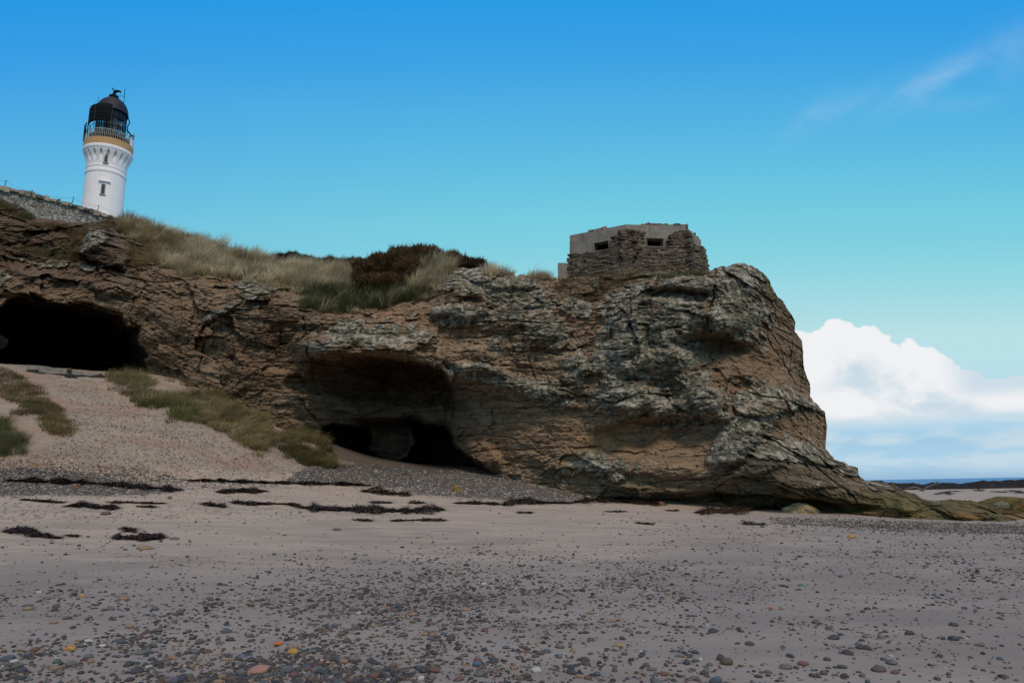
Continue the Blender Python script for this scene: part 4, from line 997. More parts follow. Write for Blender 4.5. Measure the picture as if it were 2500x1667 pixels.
    p = hit(q[:, 0], q[:, 1] + 4); p = p[~np.isnan(p[:, 0])]; c = pal([(0.30, 0.30, 0.14), (0.40, 0.38, 0.2), (0.18, 0.21, 0.08)], len(p))
    join_blades('dune_grass', [tufts(p, 50, 0.45, 0.85, (0.45, -0.1, -0.12), 0.2, c * 0.4, c, 0.016)], 'taller green grass clump at the left edge of the beach')


build_grass()


M_weed = pmat('wet_seaweed', (0.02, 0.015, 0.01), 0.6, attr=True, spec=0.2)
def build_debris():
    q = in_poly([(110, 925), (260, 925), (380, 1000), (560, 1075), (760, 1140), (700, 1176), (400, 1172), (150, 1150), (60, 1130), (170, 1060), (180, 990)], 4200)
    q = np.concatenate([q, in_poly([(-40, 1120), (420, 1150), (460, 1190), (-40, 1160)], 2500), in_poly([(440, 1165), (900, 1180), (960, 1260), (0, 1275), (0, 1215), (420, 1205)], 1600)])
    q += rng.normal(0, 8, q.shape); p = hit(q[:, 0], q[:, 1]); p = p[~np.isnan(p[:, 0])]; n = len(p)
    a = rng.uniform(0, 6.28, n); up = np.stack([np.cos(a), np.sin(a), rng.uniform(0.0, 0.25, n)], -1)
    c = pal([(0.03, 0.022, 0.016), (0.05, 0.038, 0.028), (0.08, 0.055, 0.035), (0.14, 0.09, 0.05)], n, 0.3)
    v, q4, t, cc = blades(p + [0, 0, 0.012], rng.uniform(0.04, 0.16, n), rng.normal(0, 0.3, (n, 3)) * [1, 1, 0.1], rng.uniform(0.02, 0.06, n), c, c, up=up, azim=a + math.pi / 2)
    o = npmesh('wrack_debris', v, [q4, t], M_weed, smooth=False, col=cc); tag(o, 'dark dry scraps of weed and twigs strewn over the sandy path', 'debris', kind='stuff')


build_debris()


# ------------------------------------------------------------------ gorse
def gorse(name, lumps, n, cols, label, size=0.17):
    """lumps: (px, py, Y, radius m, squash)"""
    L = [(P(a, b, y), r, s) for a, b, y, r, s in lumps]
    root_p = np.mean([l[0] for l in L], 0); root_p[2] -= 0.8
    root = empty(name, root_p.tolist())
    w = np.array([l[1] ** 2 for l in L]); w /= w.sum(); idx = rng.choice(len(L), n, p=w)
    d = rng.normal(size=(n, 3)); d /= np.linalg.norm(d, axis=1)[:, None]; d[:, 2] = np.where(d[:, 2] < -0.7, -d[:, 2], d[:, 2])
    cen = np.array([L[i][0] for i in idx]); rad = np.array([L[i][1] for i in idx]); sq = np.array([L[i][2] for i in idx])
    rr = rad * (1 - 0.35 * rng.uniform(0, 1, n) ** 1.5) * (1 + 0.32 * fbm(d[:, 0] * 3 + idx, d[:, 2] * 3 + d[:, 1], 4, 431, 0.65))
    pos = cen + d * rr[:, None] * np.stack([np.ones(n), np.ones(n), sq], -1)
    k = 9; m = n * k; b = np.repeat(pos, k, 0) + rng.normal(0, 0.05, (m, 3))
    dd = np.repeat(d, k, 0) + np.array([0, 0, 0.7]) + rng.normal(0, 0.6, (m, 3)); dd /= np.linalg.norm(dd, axis=1)[:, None]
    c = np.repeat(pal(cols, n, 0.3), k, 0) * rng.uniform(0.7, 1.3, (m, 1))
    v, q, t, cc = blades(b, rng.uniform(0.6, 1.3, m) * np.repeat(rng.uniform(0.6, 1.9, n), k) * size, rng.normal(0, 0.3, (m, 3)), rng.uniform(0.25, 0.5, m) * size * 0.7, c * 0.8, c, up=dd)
    f = npmesh('foliage', v - root_p, [q, t], M_grass, root, smooth=False, col=cc)
    mb = MB()
    for _ in range(40):
        i = rng.integers(0, len(L)); a = root_p + rng.normal(0, 0.012, 3)
        e = L[i][0] + rng.normal(0, 0.5, 3) * L[i][1]
        mb.tube([a, (a + e) / 2 + rng.normal(0, 0.1, 3), e], [0.035, 0.025, 0.012], 5)
    part(mb, 'stem', M_wood, root)
    tag(root, label, 'bush'); return root


M_wood = pmat('weathered_wood', (0.12, 0.10, 0.085), 0.9, bump=(12, 0.02), var=0.35, vscale=8)
BRN = [(0.17, 0.095, 0.048), (0.21, 0.12, 0.06), (0.12, 0.075, 0.04), (0.14, 0.115, 0.055), (0.09, 0.08, 0.042)]
DKG = [(0.05, 0.042, 0.028), (0.06, 0.055, 0.03), (0.09, 0.055, 0.03), (0.04, 0.04, 0.025)]
_bl = [(float(a), float(b), 43.6, float(r), 0.8) for a, b, r in zip(rng.uniform(880, 1110, 16), 652 - 18 * np.sin((rng.uniform(880, 1110, 16) - 880) / 230 * 3.1) + rng.normal(0, 8, 16), rng.uniform(0.35, 0.7, 16))]
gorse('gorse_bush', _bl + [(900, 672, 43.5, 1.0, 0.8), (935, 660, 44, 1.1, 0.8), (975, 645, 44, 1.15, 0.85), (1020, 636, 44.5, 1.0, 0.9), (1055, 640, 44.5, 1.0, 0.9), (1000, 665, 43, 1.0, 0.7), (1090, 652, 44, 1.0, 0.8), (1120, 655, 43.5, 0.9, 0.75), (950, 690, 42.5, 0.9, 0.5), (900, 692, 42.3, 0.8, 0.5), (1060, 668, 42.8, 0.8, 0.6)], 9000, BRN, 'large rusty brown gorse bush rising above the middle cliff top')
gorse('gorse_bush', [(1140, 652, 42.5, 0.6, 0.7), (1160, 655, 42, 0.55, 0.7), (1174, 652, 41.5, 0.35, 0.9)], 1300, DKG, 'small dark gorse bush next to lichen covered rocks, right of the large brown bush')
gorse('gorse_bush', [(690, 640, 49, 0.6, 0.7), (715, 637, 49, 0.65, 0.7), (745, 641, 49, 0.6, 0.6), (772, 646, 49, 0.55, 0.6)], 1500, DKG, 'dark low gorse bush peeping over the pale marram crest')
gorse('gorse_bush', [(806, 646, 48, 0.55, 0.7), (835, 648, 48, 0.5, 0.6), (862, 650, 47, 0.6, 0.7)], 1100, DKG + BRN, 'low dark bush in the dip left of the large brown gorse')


# ------------------------------------------------------------------ lighthouse
def build_lighthouse():
    Y0 = 105.0
    base = P(250, 514, Y0); X0 = base[0]
    fwd = -RN[:, 2]
    def cpx(py): return 250 + (514 - py) * (26.4 / 275)
    cb = math.cos(math.atan2(abs(X0), Y0))
    def zf(yz, hw=0.0):
        py = 180 + yz / 3.564; r = rad(hw, yz); return float(P(cpx(py), py, Y0 - r * cb)[2])
    def rad(hw, yz):
        py = 180 + yz / 3.564; p = P(cpx(py), py, Y0); return 0.877 * hw / 3.564 * float((p - CAM) @ fwd) / FPX
    root = empty('lighthouse', (float(X0), Y0, float(P(250, 560, Y0)[2]) - 4))
    tag(root, 'tall white lighthouse with ochre gallery band and black lantern', 'lighthouse')
    c = (X0, Y0, 0)
    M_white = pmat('white_paint', (0.84, 0.83, 0.84), 0.6, bump=(3.0, 0.02), var=0.035, vscale=0.8)
    M_ochre = pmat('ochre_paint', (0.50, 0.31, 0.145), 0.7, var=0.08, vscale=0.7)
    M_black = pmat('black_iron', (0.006, 0.007, 0.012), 0.7, spec=0.1)
    M_dome = pmat('grey_dome', (0.014, 0.018, 0.032), 0.6, var=0.1)
    M_rail = pmat('rail_paint', (0.46, 0.44, 0.38), 0.6)
    M_panel = pmat('screen_panel', (0.005, 0.006, 0.009), 0.85, spec=0.1)
    M_glass = bpy.data.materials.new('lantern_glass'); M_glass.use_nodes = True
    T = NT(M_glass.node_tree); b = T.n['Principled BSDF']; b.inputs['Base Color'].default_value = (0.015, 0.025, 0.045, 1); b.inputs['Alpha'].default_value = 0.55; b.inputs['Roughness'].default_value = 0.08
    M_lens = pmat('lens_glass', (0.5, 0.6, 0.6), 0.15, spec=0.6)
    root.rotation_euler.z = math.atan2(-Y0, -X0) + math.pi / 2
    # shaft
    mb = MB(); zb = root.location.z
    prof = [(rad(186, 1300), zb), (rad(181, 1190), zf(1190, 181)), (rad(177.5, 1000), zf(1000, 177)), (rad(174.5, 852), zf(852, 174.5))]
    mb.lathe(prof, c, 96); part(mb, 'tower', M_white, root, True)
    mb = MB(); mb.lathe([(rad(174, 850), zf(852, 174)), (rad(180, 846), zf(846, 180)), (rad(180, 826), zf(826, 180)), (rad(175, 820), zf(820, 175)), (rad(175, 806), zf(806, 175)), (rad(178, 802), zf(802, 178)), (rad(178, 790), zf(790, 178)), (rad(173, 786), zf(786, 173))], c, 96)
    part(mb, 'string_course', M_white, root)
    # flared corbel with pointed niches
    yz = np.array([788, 760, 720, 690, 665, 650, 640]); hw = np.array([173, 176, 186, 196, 206, 211, 213.0])
    za = np.array([zf(a, b_) for a, b_ in zip(yz, hw)]); ra = np.array([rad(b_, a) for a, b_ in zip(yz, hw)])
    zz = np.linspace(za[0], za[-1], 44); z_top = zf(655, 205); rin = ra[0] * 1.02; N = 20
    def fn(r, z, t):
        u = ((t + math.pi / 2) / (2 * math.pi) * N + 0.5) % 1 - 0.5
        h = (z_top - z) / (z_top - za[0]); w = 0.26 * math.sqrt(max(0.0, min(1.0, h * 2.6)))
        k = 1 - min(1, max(0, (abs(u) - w + 0.04) / 0.05)) if h > 0 else 0
        return r * (1 - k) + min(r, rin) * k
    mb = MB(); mb.lathe([(float(np.interp(z, za, ra)), z) for z in zz], c, 480, fn=fn); part(mb, 'corbel', M_white, root)
    mb = MB(); mb.lathe([(ra[-1], zz[-1]), (rad(217, 636), zf(638, 217)), (rad(219, 630), zf(630, 219)), (rad(219, 616), zf(616, 219)), (rad(216, 611), zf(611, 216))], c, 96); part(mb, 'cornice', M_white, root)
    zd = zf(553, 216)
    mb = MB(); mb.lathe([(rad(216, 611), zf(611, 216)), (rad(216, 553), zd), (0.05, zd + 0.02)], c, 96); part(mb, 'gallery_band', M_ochre, root)
    # white railing
    rr = rad(212, 520); zt = zf(484, 212); mb = MB()
    th = np.linspace(0, 2 * math.pi, 97)
    ring = lambda r, z, a0=0, a1=2 * math.pi, n=96: [(X0 + r * math.cos(a), Y0 + r * math.sin(a), z) for a in np.linspace(a0, a1, n + 1)]
    mb.tube(ring(rr, zt), 0.05, 6, False); mb.tube(ring(rr, zd + (zt - zd) * 0.45), 0.03, 6, False)
    for i in range(84):
        a = i / 84 * 2 * math.pi; x_, y_ = X0 + rr * math.cos(a), Y0 + rr * math.sin(a); mb.tube([(x_, y_, zd), (x_, y_, zt)], 0.028, 4, False)
    part(mb, 'railing', M_rail, root)
    for a0, a1 in ((math.pi * 0.93, math.pi * 1.16), (-0.62, -0.02)):
        mb = MB(); mb.lathe([(rr + 0.05, zd), (rr + 0.05, zt - 0.06)], c, 14, a0, a1); mb.lathe([(rr + 0.02, zt - 0.06), (rr + 0.02, zd)], c, 14, a0, a1)
        part(mb, 'rail_panel', M_white, root)
    # black side rail on the left, taller
    mb = MB(); r2 = rad(222, 470); zl = zf(425, 222)
    for z in (zl, zl - (zl - zd) * 0.22, zl - (zl - zd) * 0.44, zl - (zl - zd) * 0.62): mb.tube(ring(r2 * 0.99, z, math.pi * 0.86, math.pi * 1.17, 10), 0.045, 5)
    for a in np.linspace(math.pi * 0.86, math.pi * 1.17, 6):
        x_, y_ = X0 + r2 * 0.99 * math.cos(a), Y0 + r2 * 0.99 * math.sin(a); mb.tube([(x_, y_, zd), (x_, y_, zl + 0.25)], 0.06, 5)
    part(mb, 'side_rail', M_black, root)
    # lantern
    rl = rad(131, 400); z_eave = zf(300, 133); z_sill = zd + (z_eave - zd) * 0.22
    mb = MB(); mb.lathe([(rl + 0.1, zd), (rl + 0.1, z_sill), (rl - 0.1, z_sill + 0.02)], c, 48); lantern = part(mb, 'lantern_base', M_black, root)
    mb = MB(); mb.lathe([(rl - 0.05, z_sill), (rl - 0.05, z_eave)], c, 32); part(mb, 'glazing', M_glass, root, True)
    mb = MB()
    for i in range(16):
        a = i / 16 * 2 * math.pi + 0.1; x_, y_ = X0 + rl * math.cos(a), Y0 + rl * math.sin(a); mb.tube([(x_, y_, z_sill), (x_, y_, z_eave)], 0.06, 5)
    for f in (0, 0.33, 0.66, 1): mb.tube(ring(rl, z_sill + (z_eave - z_sill) * f), 0.05, 5, False)
    part(mb, 'glazing_bars', M_black, root)
    mb = MB(); mb.lathe([(0.05, z_sill), (0.5, z_sill + 0.1), (0.85, z_sill + 0.6), (0.95, (z_sill + z_eave) / 2), (0.8, z_eave - 0.9), (0.3, z_eave - 0.3), (0.02, z_eave - 0.3)], c, 24); part(mb, 'lens', M_lens, root, True)
    mb = MB(); x_, y_ = X0 + rl * 0.62, Y0 - rl * 0.45; mb.lathe([(0.02, 0), (0.24, 0.12), (0.32, 0.35), (0.22, 0.6), (0.02, 0.68)], (x_, y_, z_sill + (z_eave - z_sill) * 0.42), 14); part(mb, 'lamp', M_white, root, True)
    # walkway handrail round the lantern
    rw = rl + 0.75; zw = z_sill + (z_eave - z_sill) * 0.30; mb = MB()
    mb.lathe([(rl, z_sill - 0.25), (rw, z_sill - 0.2), (rw, z_sill - 0.12), (rl, z_sill - 0.1)], c, 48)
    mb.tube(ring(rw, zw), 0.05, 5, False)
    for i in range(20):
        a = i / 20 * 2 * math.pi; x_, y_ = X0 + rw * math.cos(a), Y0 + rw * math.sin(a); mb.tube([(x_, y_, z_sill - 0.2), (x_, y_, zw)], 0.04, 4)
    # curved grab loop on the right
    mb.tube([(X0 + rl + 0.1, Y0 - 0.3, z_eave - 0.2), (X0 + rl + 0.45, Y0 - 0.3, z_eave - 0.9), (X0 + rl + 0.2, Y0 - 0.3, z_eave - 1.7), (X0 + rl + 0.25, Y0 - 0.3, zw + 0.5), (X0 + rl + 0.85, Y0 - 0.3, zw - 0.1), (X0 + rl + 0.6, Y0 - 0.3, zw - 0.9), (X0 + rl + 0.1, Y0 - 0.3, zd + 0.9)], 0.09, 6)
    part(mb, 'walkway_rail', M_black, root)
    # curved black screen on the left front
    rs = rad(191, 350); zs1 = zf(268, 191); zs0 = zf(415, 191); a0, a1 = math.pi * 0.98, math.pi * 1.5
    mb = MB(); mb.lathe([(rs, zs0), (rs, zs1), (rs - 0.12, zs1), (rs - 0.12, zs0), (rs, zs0)], c, 24, a0, a1); scr = part(mb, 'light_screen', M_panel, root, True)
    M_fr = pmat('screen_frame', (0.04, 0.04, 0.045), 0.6); mb = MB()
    for f in (0.06, 0.45, 0.72): mb.tube(ring(rs + 0.03, zs0 + (zs1 - zs0) * f, a0, a1, 24), 0.03, 4)
    for a in (a0 + 0.02, math.pi * 1.235, a1 - 0.01):
        x_, y_ = X0 + (rs + 0.03) * math.cos(a), Y0 + (rs + 0.03) * math.sin(a); mb.tube([(x_, y_, zs0 - 1.5), (x_, y_, zs1)], 0.05, 4)
    part(mb, 'screen_frame', M_fr, root)
    # dome, cap, vane, aerials
    z_ap = float(P(cpx(180 + 216 / 3.564), 180 + 216 / 3.564, Y0)[2]); hd = z_ap - z_eave; rd = rl + 0.18
    prof = [(rd - 0.15, z_eave - 0.12), (rd + 0.04, z_eave - 0.1), (rd + 0.04, z_eave + 0.12)] + [(rd * math.cos(t), z_eave + 0.12 + (hd - 0.12) * math.sin(t)) for t in np.linspace(0.02, 1.25, 16)]
    mb = MB(); mb.lathe(prof, c, 64); part(mb, 'dome', M_dome, root, True)
    rc = rad(44, 205); zc = z_ap - 0.15
    mb = MB(); mb.lathe([(rc * 0.8, zc - 0.2), (rc * 0.8, zc + 0.15), (rc, zc + 0.2), (rc, zc + 0.5), (rc * 0.6, zc + 0.72), (0.02, zc + 0.78)], c, 32); part(mb, 'vent_cap', M_black, root)
    zv = zc + 0.65; mb = MB(); q_ = 0.6
    mb.tube([(X0, Y0, zv), (X0, Y0, zv + 0.8 * q_)], [0.24, 0.22], 10)
    mb.tube([(X0 - 0.45 * q_, Y0, zv + 1.85 * q_), (X0 - 0.1 * q_, Y0, zv + 1.45 * q_), (X0, Y0, zv + 0.8 * q_)], [0.05, 0.09, 0.16], 8)
    mb.tube([(X0 - 0.62 * q_, Y0, zv + 1.95 * q_), (X0 - 0.3 * q_, Y0, zv + 1.9 * q_)], [0.12, 0.09], 8)
    mb.tube([(X0 - 0.25 * q_, Y0, zv + 1.0 * q_), (X0 + 0.2 * q_, Y0, zv + 1.15 * q_), (X0 + 0.75 * q_, Y0, zv + 1.5 * q_), (X0 + 1.35 * q_, Y0, zv + 1.55 * q_), (X0 + 1.5 * q_, Y0, zv + 1.2 * q_)], [0.15, 0.3, 0.22, 0.16, 0.09], 8)
    part(mb, 'wind_vane', M_black, root, True)
    mb = MB(); mb.tube([(X0 + 1.45, Y0, zc - 0.6), (X0 + 1.45, Y0, zc + 2.3)], 0.045, 5); mb.tube([(X0 + 0.6, Y0, zv + 0.1), (X0 + 1.45, Y0, zc + 0.9)], 0.035, 4); part(mb, 'aerial', M_black, root)
    mb = MB(); mb.tube([(X0 - 2.1, Y0 - 0.4, z_eave + 0.6), (X0 - 2.1, Y0 - 0.4, z_eave + 2.3)], 0.03, 4); part(mb, 'aerial', M_black, root)
    # little lamp on a bracket at the right of the gallery
    a = -0.35; x_, y_ = X0 + (rr + 0.15) * math.cos(a), Y0 + (rr + 0.15) * math.sin(a)
    mb = MB(); mb.tube([(x_ - 0.5, y_, zt - 0.5), (x_ - 0.1, y_, zt + 0.05), (x_ - 0.45, y_, zt + 0.05)], 0.05, 5); mb.lathe([(0.05, 0), (0.22, 0.05), (0.22, 0.15), (0.12, 0.2), (0.14, 0.5), (0.26, 0.55), (0.12, 0.8), (0.02, 1.05)], (x_ - 0.15, y_, zt + 0.05), 12)
    part(mb, 'marker_lamp', pmat('lamp_grey', (0.15, 0.19, 0.18), 0.5), root)
    # windows
    M_pane = pmat('window_pane', (0.03, 0.04, 0.04), 0.25, spec=0.5)
    for name_, (xa, xb, ya, yb), hwf in (('window', (880, 911, 966, 1054), 177), ('window', (907, 935, 700, 780), 184)):
        w = (xb - xa) / 2; y_f = Y0 - rad(178.5 if hwf == 177 else 178, ya) - 0.06
        py0, py1 = 180 + ya / 3.564, 180 + yb / 3.564; xm = (xa + xb) / 2 / 3.564
        xw = X0 + rad(1, ya) * 3.564 * (xm - cpx((py0 + py1) / 2)); yv = Y0 - rad(178, ya) * cb; z1, z0 = float(P(xm, py0, yv)[2]), float(P(xm, py1, yv)[2]); ww = rad(w, ya)
        mb = MB(); f = 0.05
        mb.box((xw - ww, y_f, (z0 + z1) / 2), (f * 2, 0.14, z1 - z0)); mb.box((xw + ww, y_f, (z0 + z1) / 2), (f * 2, 0.14, z1 - z0)); mb.box((xw, y_f, z0), (ww * 2 + 0.3, 0.24, 0.12)); mb.box((xw, y_f, z1), (ww * 2 + 0.1, 0.12, 0.12))
        fr = part(mb, name_, pmat('window_frame_grey', (0.30, 0.31, 0.27), 0.7), root)
        mb = MB(); mb.box((xw, y_f + 0.0, (z0 + z1) / 2), (ww * 2 - 0.08, 0.12, z1 - z0 - 0.08)); pn = mb.build('pane', M_pane, None); pn.parent = fr
        for f_ in (0.3,):
            pass
        if hwf == 177:
            mb = MB(); mb.box((xw + 0.1, y_f - 0.02, z1 + 0.5), (ww * 6.6, 0.3, 0.1)); part(mb, 'drip_moulding', M_white, root)
    return root


build_lighthouse()


# ------------------------------------------------------------------ boundary wall and wire fence
def build_wall():
    A = P(-90, 437, 60.5); B = P(300, 540, 71.0)
    tops = [(-90, 440), (0, 456), (84, 474), (168, 496), (264, 526), (300, 540)]
    d = B - A; L = math.hypot(d[0], d[1]); u = np.array([d[0] / L, d[1] / L, 0]); nrm = np.array([u[1], -u[0], 0])
    def pt(t):   # t metres along, top point
        x, y = A[0] + u[0] * t, A[1] + u[1] * t
        lo, hi = -90, 300
        px = W0 / 2 + 0; 
        z = A[2] + 0
        for _ in range(4):
            px, _py = proj(np.array([x, y, z])); py = float(np.interp(px, [a for a, _ in tops], [b for _, b in tops])); z = float(P(px, py, y)[2])
        return np.array([x, y, z])
    root = empty('stone_wall', (A - [0, 0, 4]).tolist()); tag(root, 'old rubble stone wall patched with white lime in front of the lighthouse', 'wall')
    n, m = 160, 26; ts = np.linspace(0, L, n); tp = np.array([pt(t) for t in ts])
    V = []; 
    for j in range(m):
        k = j / (m - 1) * 4.5
        p = tp.copy(); p[:, 2] -= 0.3 + k
        p = p + nrm * (0.05 * fbm(ts * 2.2, np.full(n, k * 3.5), 3, 501))[:, None]; V.append(p)
    back = tp - nrm * 0.5; back[:, 2] -= 0.3; V.insert(0, back)
    mat = bpy.data.materials.new('lime_rubble'); mat.use_nodes = True; T = NT(mat.node_tree); b = T.n['Principled BSDF']; tc = T.new('ShaderNodeTexCoord'); vec = tc.outputs['Object']
    nz = T.noise(vec, 1.2, 6, 0.65); n2 = T.noise(T.scale(vec, (1, 1, 1.8)), 4.5, 6, 0.7)
    vo = T.new('ShaderNodeTexVoronoi', feature='DISTANCE_TO_EDGE'); vo.inputs['Scale'].default_value = 2.6; T.put(vo.inputs['Vector'], T.scale(vec, (1, 1, 2.2)))
    col = T.mix(T.maprange(n2, 0.42, 0.56), (0.15, 0.13, 0.10), (0.36, 0.32, 0.26))
    col = T.mix(T.math('MULTIPLY', T.maprange(nz, 0.42, 0.55), T.maprange(n2, 0.38, 0.5)), col, (0.56, 0.55, 0.51))
    col = T.mix(T.math('MULTIPLY', T.maprange(vo.outputs['Distance'], 0.05, 0.01), 0.6), col, (0.08, 0.07, 0.055))
    T.put(b.inputs['Base Color'], col); b.inputs['Roughness'].default_value = 0.95
    bn = T.new('ShaderNodeBump'); bn.inputs['Distance'].default_value = 0.12; T.put(bn.inputs['Height'], T.math('ADD', n2, T.maprange(vo.outputs['Distance'], 0, 0.15))); T.l.new(bn.outputs[0], b.inputs['Normal'])
    w = npmesh('wall_face', np.array(V).reshape(-1, 3), grid_faces(m + 1, n), mat); w.parent = root; w.matrix_parent_inverse = Matrix.Translation(-Vector(root.location))
    mb = MB(); t = 0
    while t < L:
        l = rng.uniform(0.3, 0.75); p = pt(min(L, t + l / 2)); p2 = pt(min(L, t + l / 2 + 0.3)); s = p2 - p; s = s / (np.linalg.norm(s) + 1e-9)
        up = np.cross(s, nrm); up = up / np.linalg.norm(up); up = up if up[2] > 0 else -up
        R = np.stack([s, -nrm, up], 1); h = rng.uniform(0.26, 0.36)
        mb.box(p - nrm * 0.15 + np.array([0, 0, -0.16 + rng.uniform(-0.03, 0.03)]), (l - 0.07, rng.uniform(0.7, 0.95), h * rng.uniform(0.9, 1.5)), R, 0.06, col=np.array([0.27, 0.24, 0.19]) * rng.uniform(0.4, 1.4)); t += l
    part(mb, 'coping', M_stone_attr, root)
    f = empty('wire_fence', (A + [0, 0, 0]).tolist()); tag(f, 'sagging wire on thin posts above the wall coping', 'fence')
    M_w = pmat('fence_metal', (0.03, 0.03, 0.035), 0.7); pts = []
    for px in (10, 75, 175, 237, 367):
        if px < 300: t = np.interp(px, [proj(pt(q))[0] for q in np.linspace(0, L, 40)], np.linspace(0, L, 40)); p = pt(t)
        else: p = P(367, 556, 76)
        h = 0.75 if px != 75 else 0.35
        mb = MB(); mb.tube([p - [0, 0, 0.3], p + [0.12, 0, h]], 0.035, 5); part(mb, 'post', M_w, f); pts.append(p + [0.1, 0, h - 0.08])
    pts.insert(0, pt(0) + [0, 0, 0.8]); mb = MB()
    for a, b_ in zip(pts[:-1], pts[1:]):
        mb.tube([a * (1 - s) + b_ * s - [0, 0, 0.25 * 4 * s * (1 - s)] for s in np.linspace(0, 1, 9)], 0.008, 4)
    part(mb, 'wire', M_w, f)


M_stone_attr = pmat('loose_stone', (0.2, 0.2, 0.2), 0.92, attr=True, var=0.35, vscale=6.0, bump=(8, 0.05))
build_wall()


# ------------------------------------------------------------------ pillbox
def build_pillbox():
    M_conc = pmat('old_concrete', (0.225, 0.205, 0.178), 0.93, bump=(7, 0.03), var=0.22, vscale=2.2, extra=lambda T, v, c: T.mix(T.math('MULTIPLY', T.maprange(T.noise(T.scale(v, (3.0, 3.0, 0.35)), 1.6, 5, 0.65), 0.5, 0.68), 0.55), c, (0.10, 0.09, 0.078)))
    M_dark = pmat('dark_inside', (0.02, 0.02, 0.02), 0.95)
    TOPS = [(1391, 575, 41.7), (1528, 548, 40.0), (1672, 552, 40.5), (1711, 586, 42.6)]
    f4 = [P(*t) for t in TOPS]; zt = float(np.mean([p[2] for p in f4[:3]]))
    plan = [(p[0], p[1]) for p in f4] + [(f4[3][0] - 1.0, 45.6), (f4[2][0] - 1.6, 46.6), (f4[0][0] + 0.3, 45.8)]
    plan = [np.array(p) for p in plan]
    zbot = float(P(1500, 668, 40)[2]) - 1.2
    tops = [float(p[2]) for p in f4] + [zt, zt, zt]
    cen = np.mean(plan, 0); root = empty('pillbox', (float(cen[0]), float(cen[1]), zbot)); tag(root, 'hexagonal grey concrete pillbox clad in brown rubble on the headland', 'pillbox')
    wins = {0: [(1450, 594, 1488, 611)], 1: [(1578, 581, 1621, 603)]}
    mb = MB(); inner = MB(); th = 0.55; winrects = {}
    n = len(plan)
    for i in range(n):
        a, b = plan[i], plan[(i + 1) % n]; za, zb_ = tops[i], tops[(i + 1) % n]
        u = b - a; L = np.linalg.norm(u); u = u / L; nr = np.array([u[1], -u[0]])
        if nr @ ((a + b) / 2 - cen) < 0: nr = -nr
        def q(t, z, off=0.0): xy = a + u * t + nr * off; return [xy[0], xy[1], z]
        if i in wins:
            x0, y0, x1, y1 = wins[i][0]
            def tz(px, py):
                d = ray(px, py); M = np.array([[u[0], -d[0]], [u[1], -d[1]]]); s = np.linalg.solve(M, CAM[:2] - a); return s[0], CAM[2] + d[2] * s[1]
            if i == 0: (t0, zl0), (t1, zr0) = tz(x0, 616), tz(x1, 609); (_, zl1), (_, zr1) = tz(x0, 593.5), tz(x1, 587); w0, w1 = (zl0 + zr0) / 2, (zl1 + zr1) / 2
            else: (t0, w0), (t1, _) = tz(x0, 603), tz(x1, 603); _, w1 = tz(x0, 581)
            winrects[i] = (t0, t1, w0, w1)
            for (ta, tb, lo, hi) in ((0, t0, zbot, None), (t1, L, zbot, None), (t0, t1, zbot, w0), (t0, t1, w1, None)):
                h0 = za + (zb_ - za) * ta / L if hi is None else hi; h1 = za + (zb_ - za) * tb / L if hi is None else hi
                mb.add([q(ta, lo), q(tb, lo), q(tb, h1), q(ta, h0)], [[0, 1, 2, 3]])
            # splayed reveal
            o = [q(t0, w0), q(t1, w0), q(t1, w1), q(t0, w1)]; k = 0.0
            ii = [q(t0 + 0.03, w0 + 0.01, -th), q(t1 - 0.03, w0 + 0.01, -th), q(t1 - 0.03, w1 - 0.01, -th), q(t0 + 0.03, w1 - 0.01, -th)]
            em = MB(); em.add(o + ii, [[0, 1, 5, 4], [1, 2, 6, 5], [2, 3, 7, 6], [3, 0, 4, 7]])
            fr = MB()
            for (pa, pb) in ((o[0], o[1]), (o[1], o[2]), (o[2], o[3]), (o[3], o[0])):
                fr.tube([np.array(pa) + [nr[0] * 0.02, nr[1] * 0.02, 0], np.array(pb) + [nr[0] * 0.02, nr[1] * 0.02, 0]], 0.045, 4)
            e = part(em, 'embrasure', M_conc, root); g = fr.build('frame', M_conc); g.parent = e
        else:
            mb.add([q(0, zbot), q(L, zbot), q(L, zb_), q(0, za)], [[0, 1, 2, 3]])
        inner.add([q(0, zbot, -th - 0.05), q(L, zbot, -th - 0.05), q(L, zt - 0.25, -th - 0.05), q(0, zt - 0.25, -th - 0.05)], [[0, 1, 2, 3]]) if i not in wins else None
    # back faces of window walls inside, left open round the slits: build as four strips
    for i in wins:
        a, b = plan[i], plan[(i + 1) % n]; u = b - a; L = np.linalg.norm(u); u = u / L; nr = np.array([u[1], -u[0]]); nr = nr if nr @ ((a + b) / 2 - cen) > 0 else -nr
        t0, t1, w0, w1 = winrects[i]; off = -th
        def q2(t, z): xy = a + u * t + nr * off; return [xy[0], xy[1], z]
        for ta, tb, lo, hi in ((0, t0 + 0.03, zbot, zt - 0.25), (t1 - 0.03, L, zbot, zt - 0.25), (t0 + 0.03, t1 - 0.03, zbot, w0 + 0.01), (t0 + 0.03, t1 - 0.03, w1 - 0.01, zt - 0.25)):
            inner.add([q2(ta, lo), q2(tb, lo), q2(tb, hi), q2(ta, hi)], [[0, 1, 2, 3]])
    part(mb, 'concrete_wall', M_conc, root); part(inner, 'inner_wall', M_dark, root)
    rf = MB(); vs = [[p[0], p[1], t] for p, t in zip(plan, tops)] + [[cen[0], cen[1], zt + 0.02]]
    rf.add(vs, None, [[i, (i + 1) % n, n] for i in range(n)]); vs2 = [[v[0] + (cen[0] - v[0]) * 0.1, v[1] + (cen[1] - v[1]) * 0.1, v[2] - 0.28] for v in vs]; rf.add(vs2, None, [[i, n, (i + 1) % n] for i in range(n)])
    part(rf, 'roof', M_conc, root)
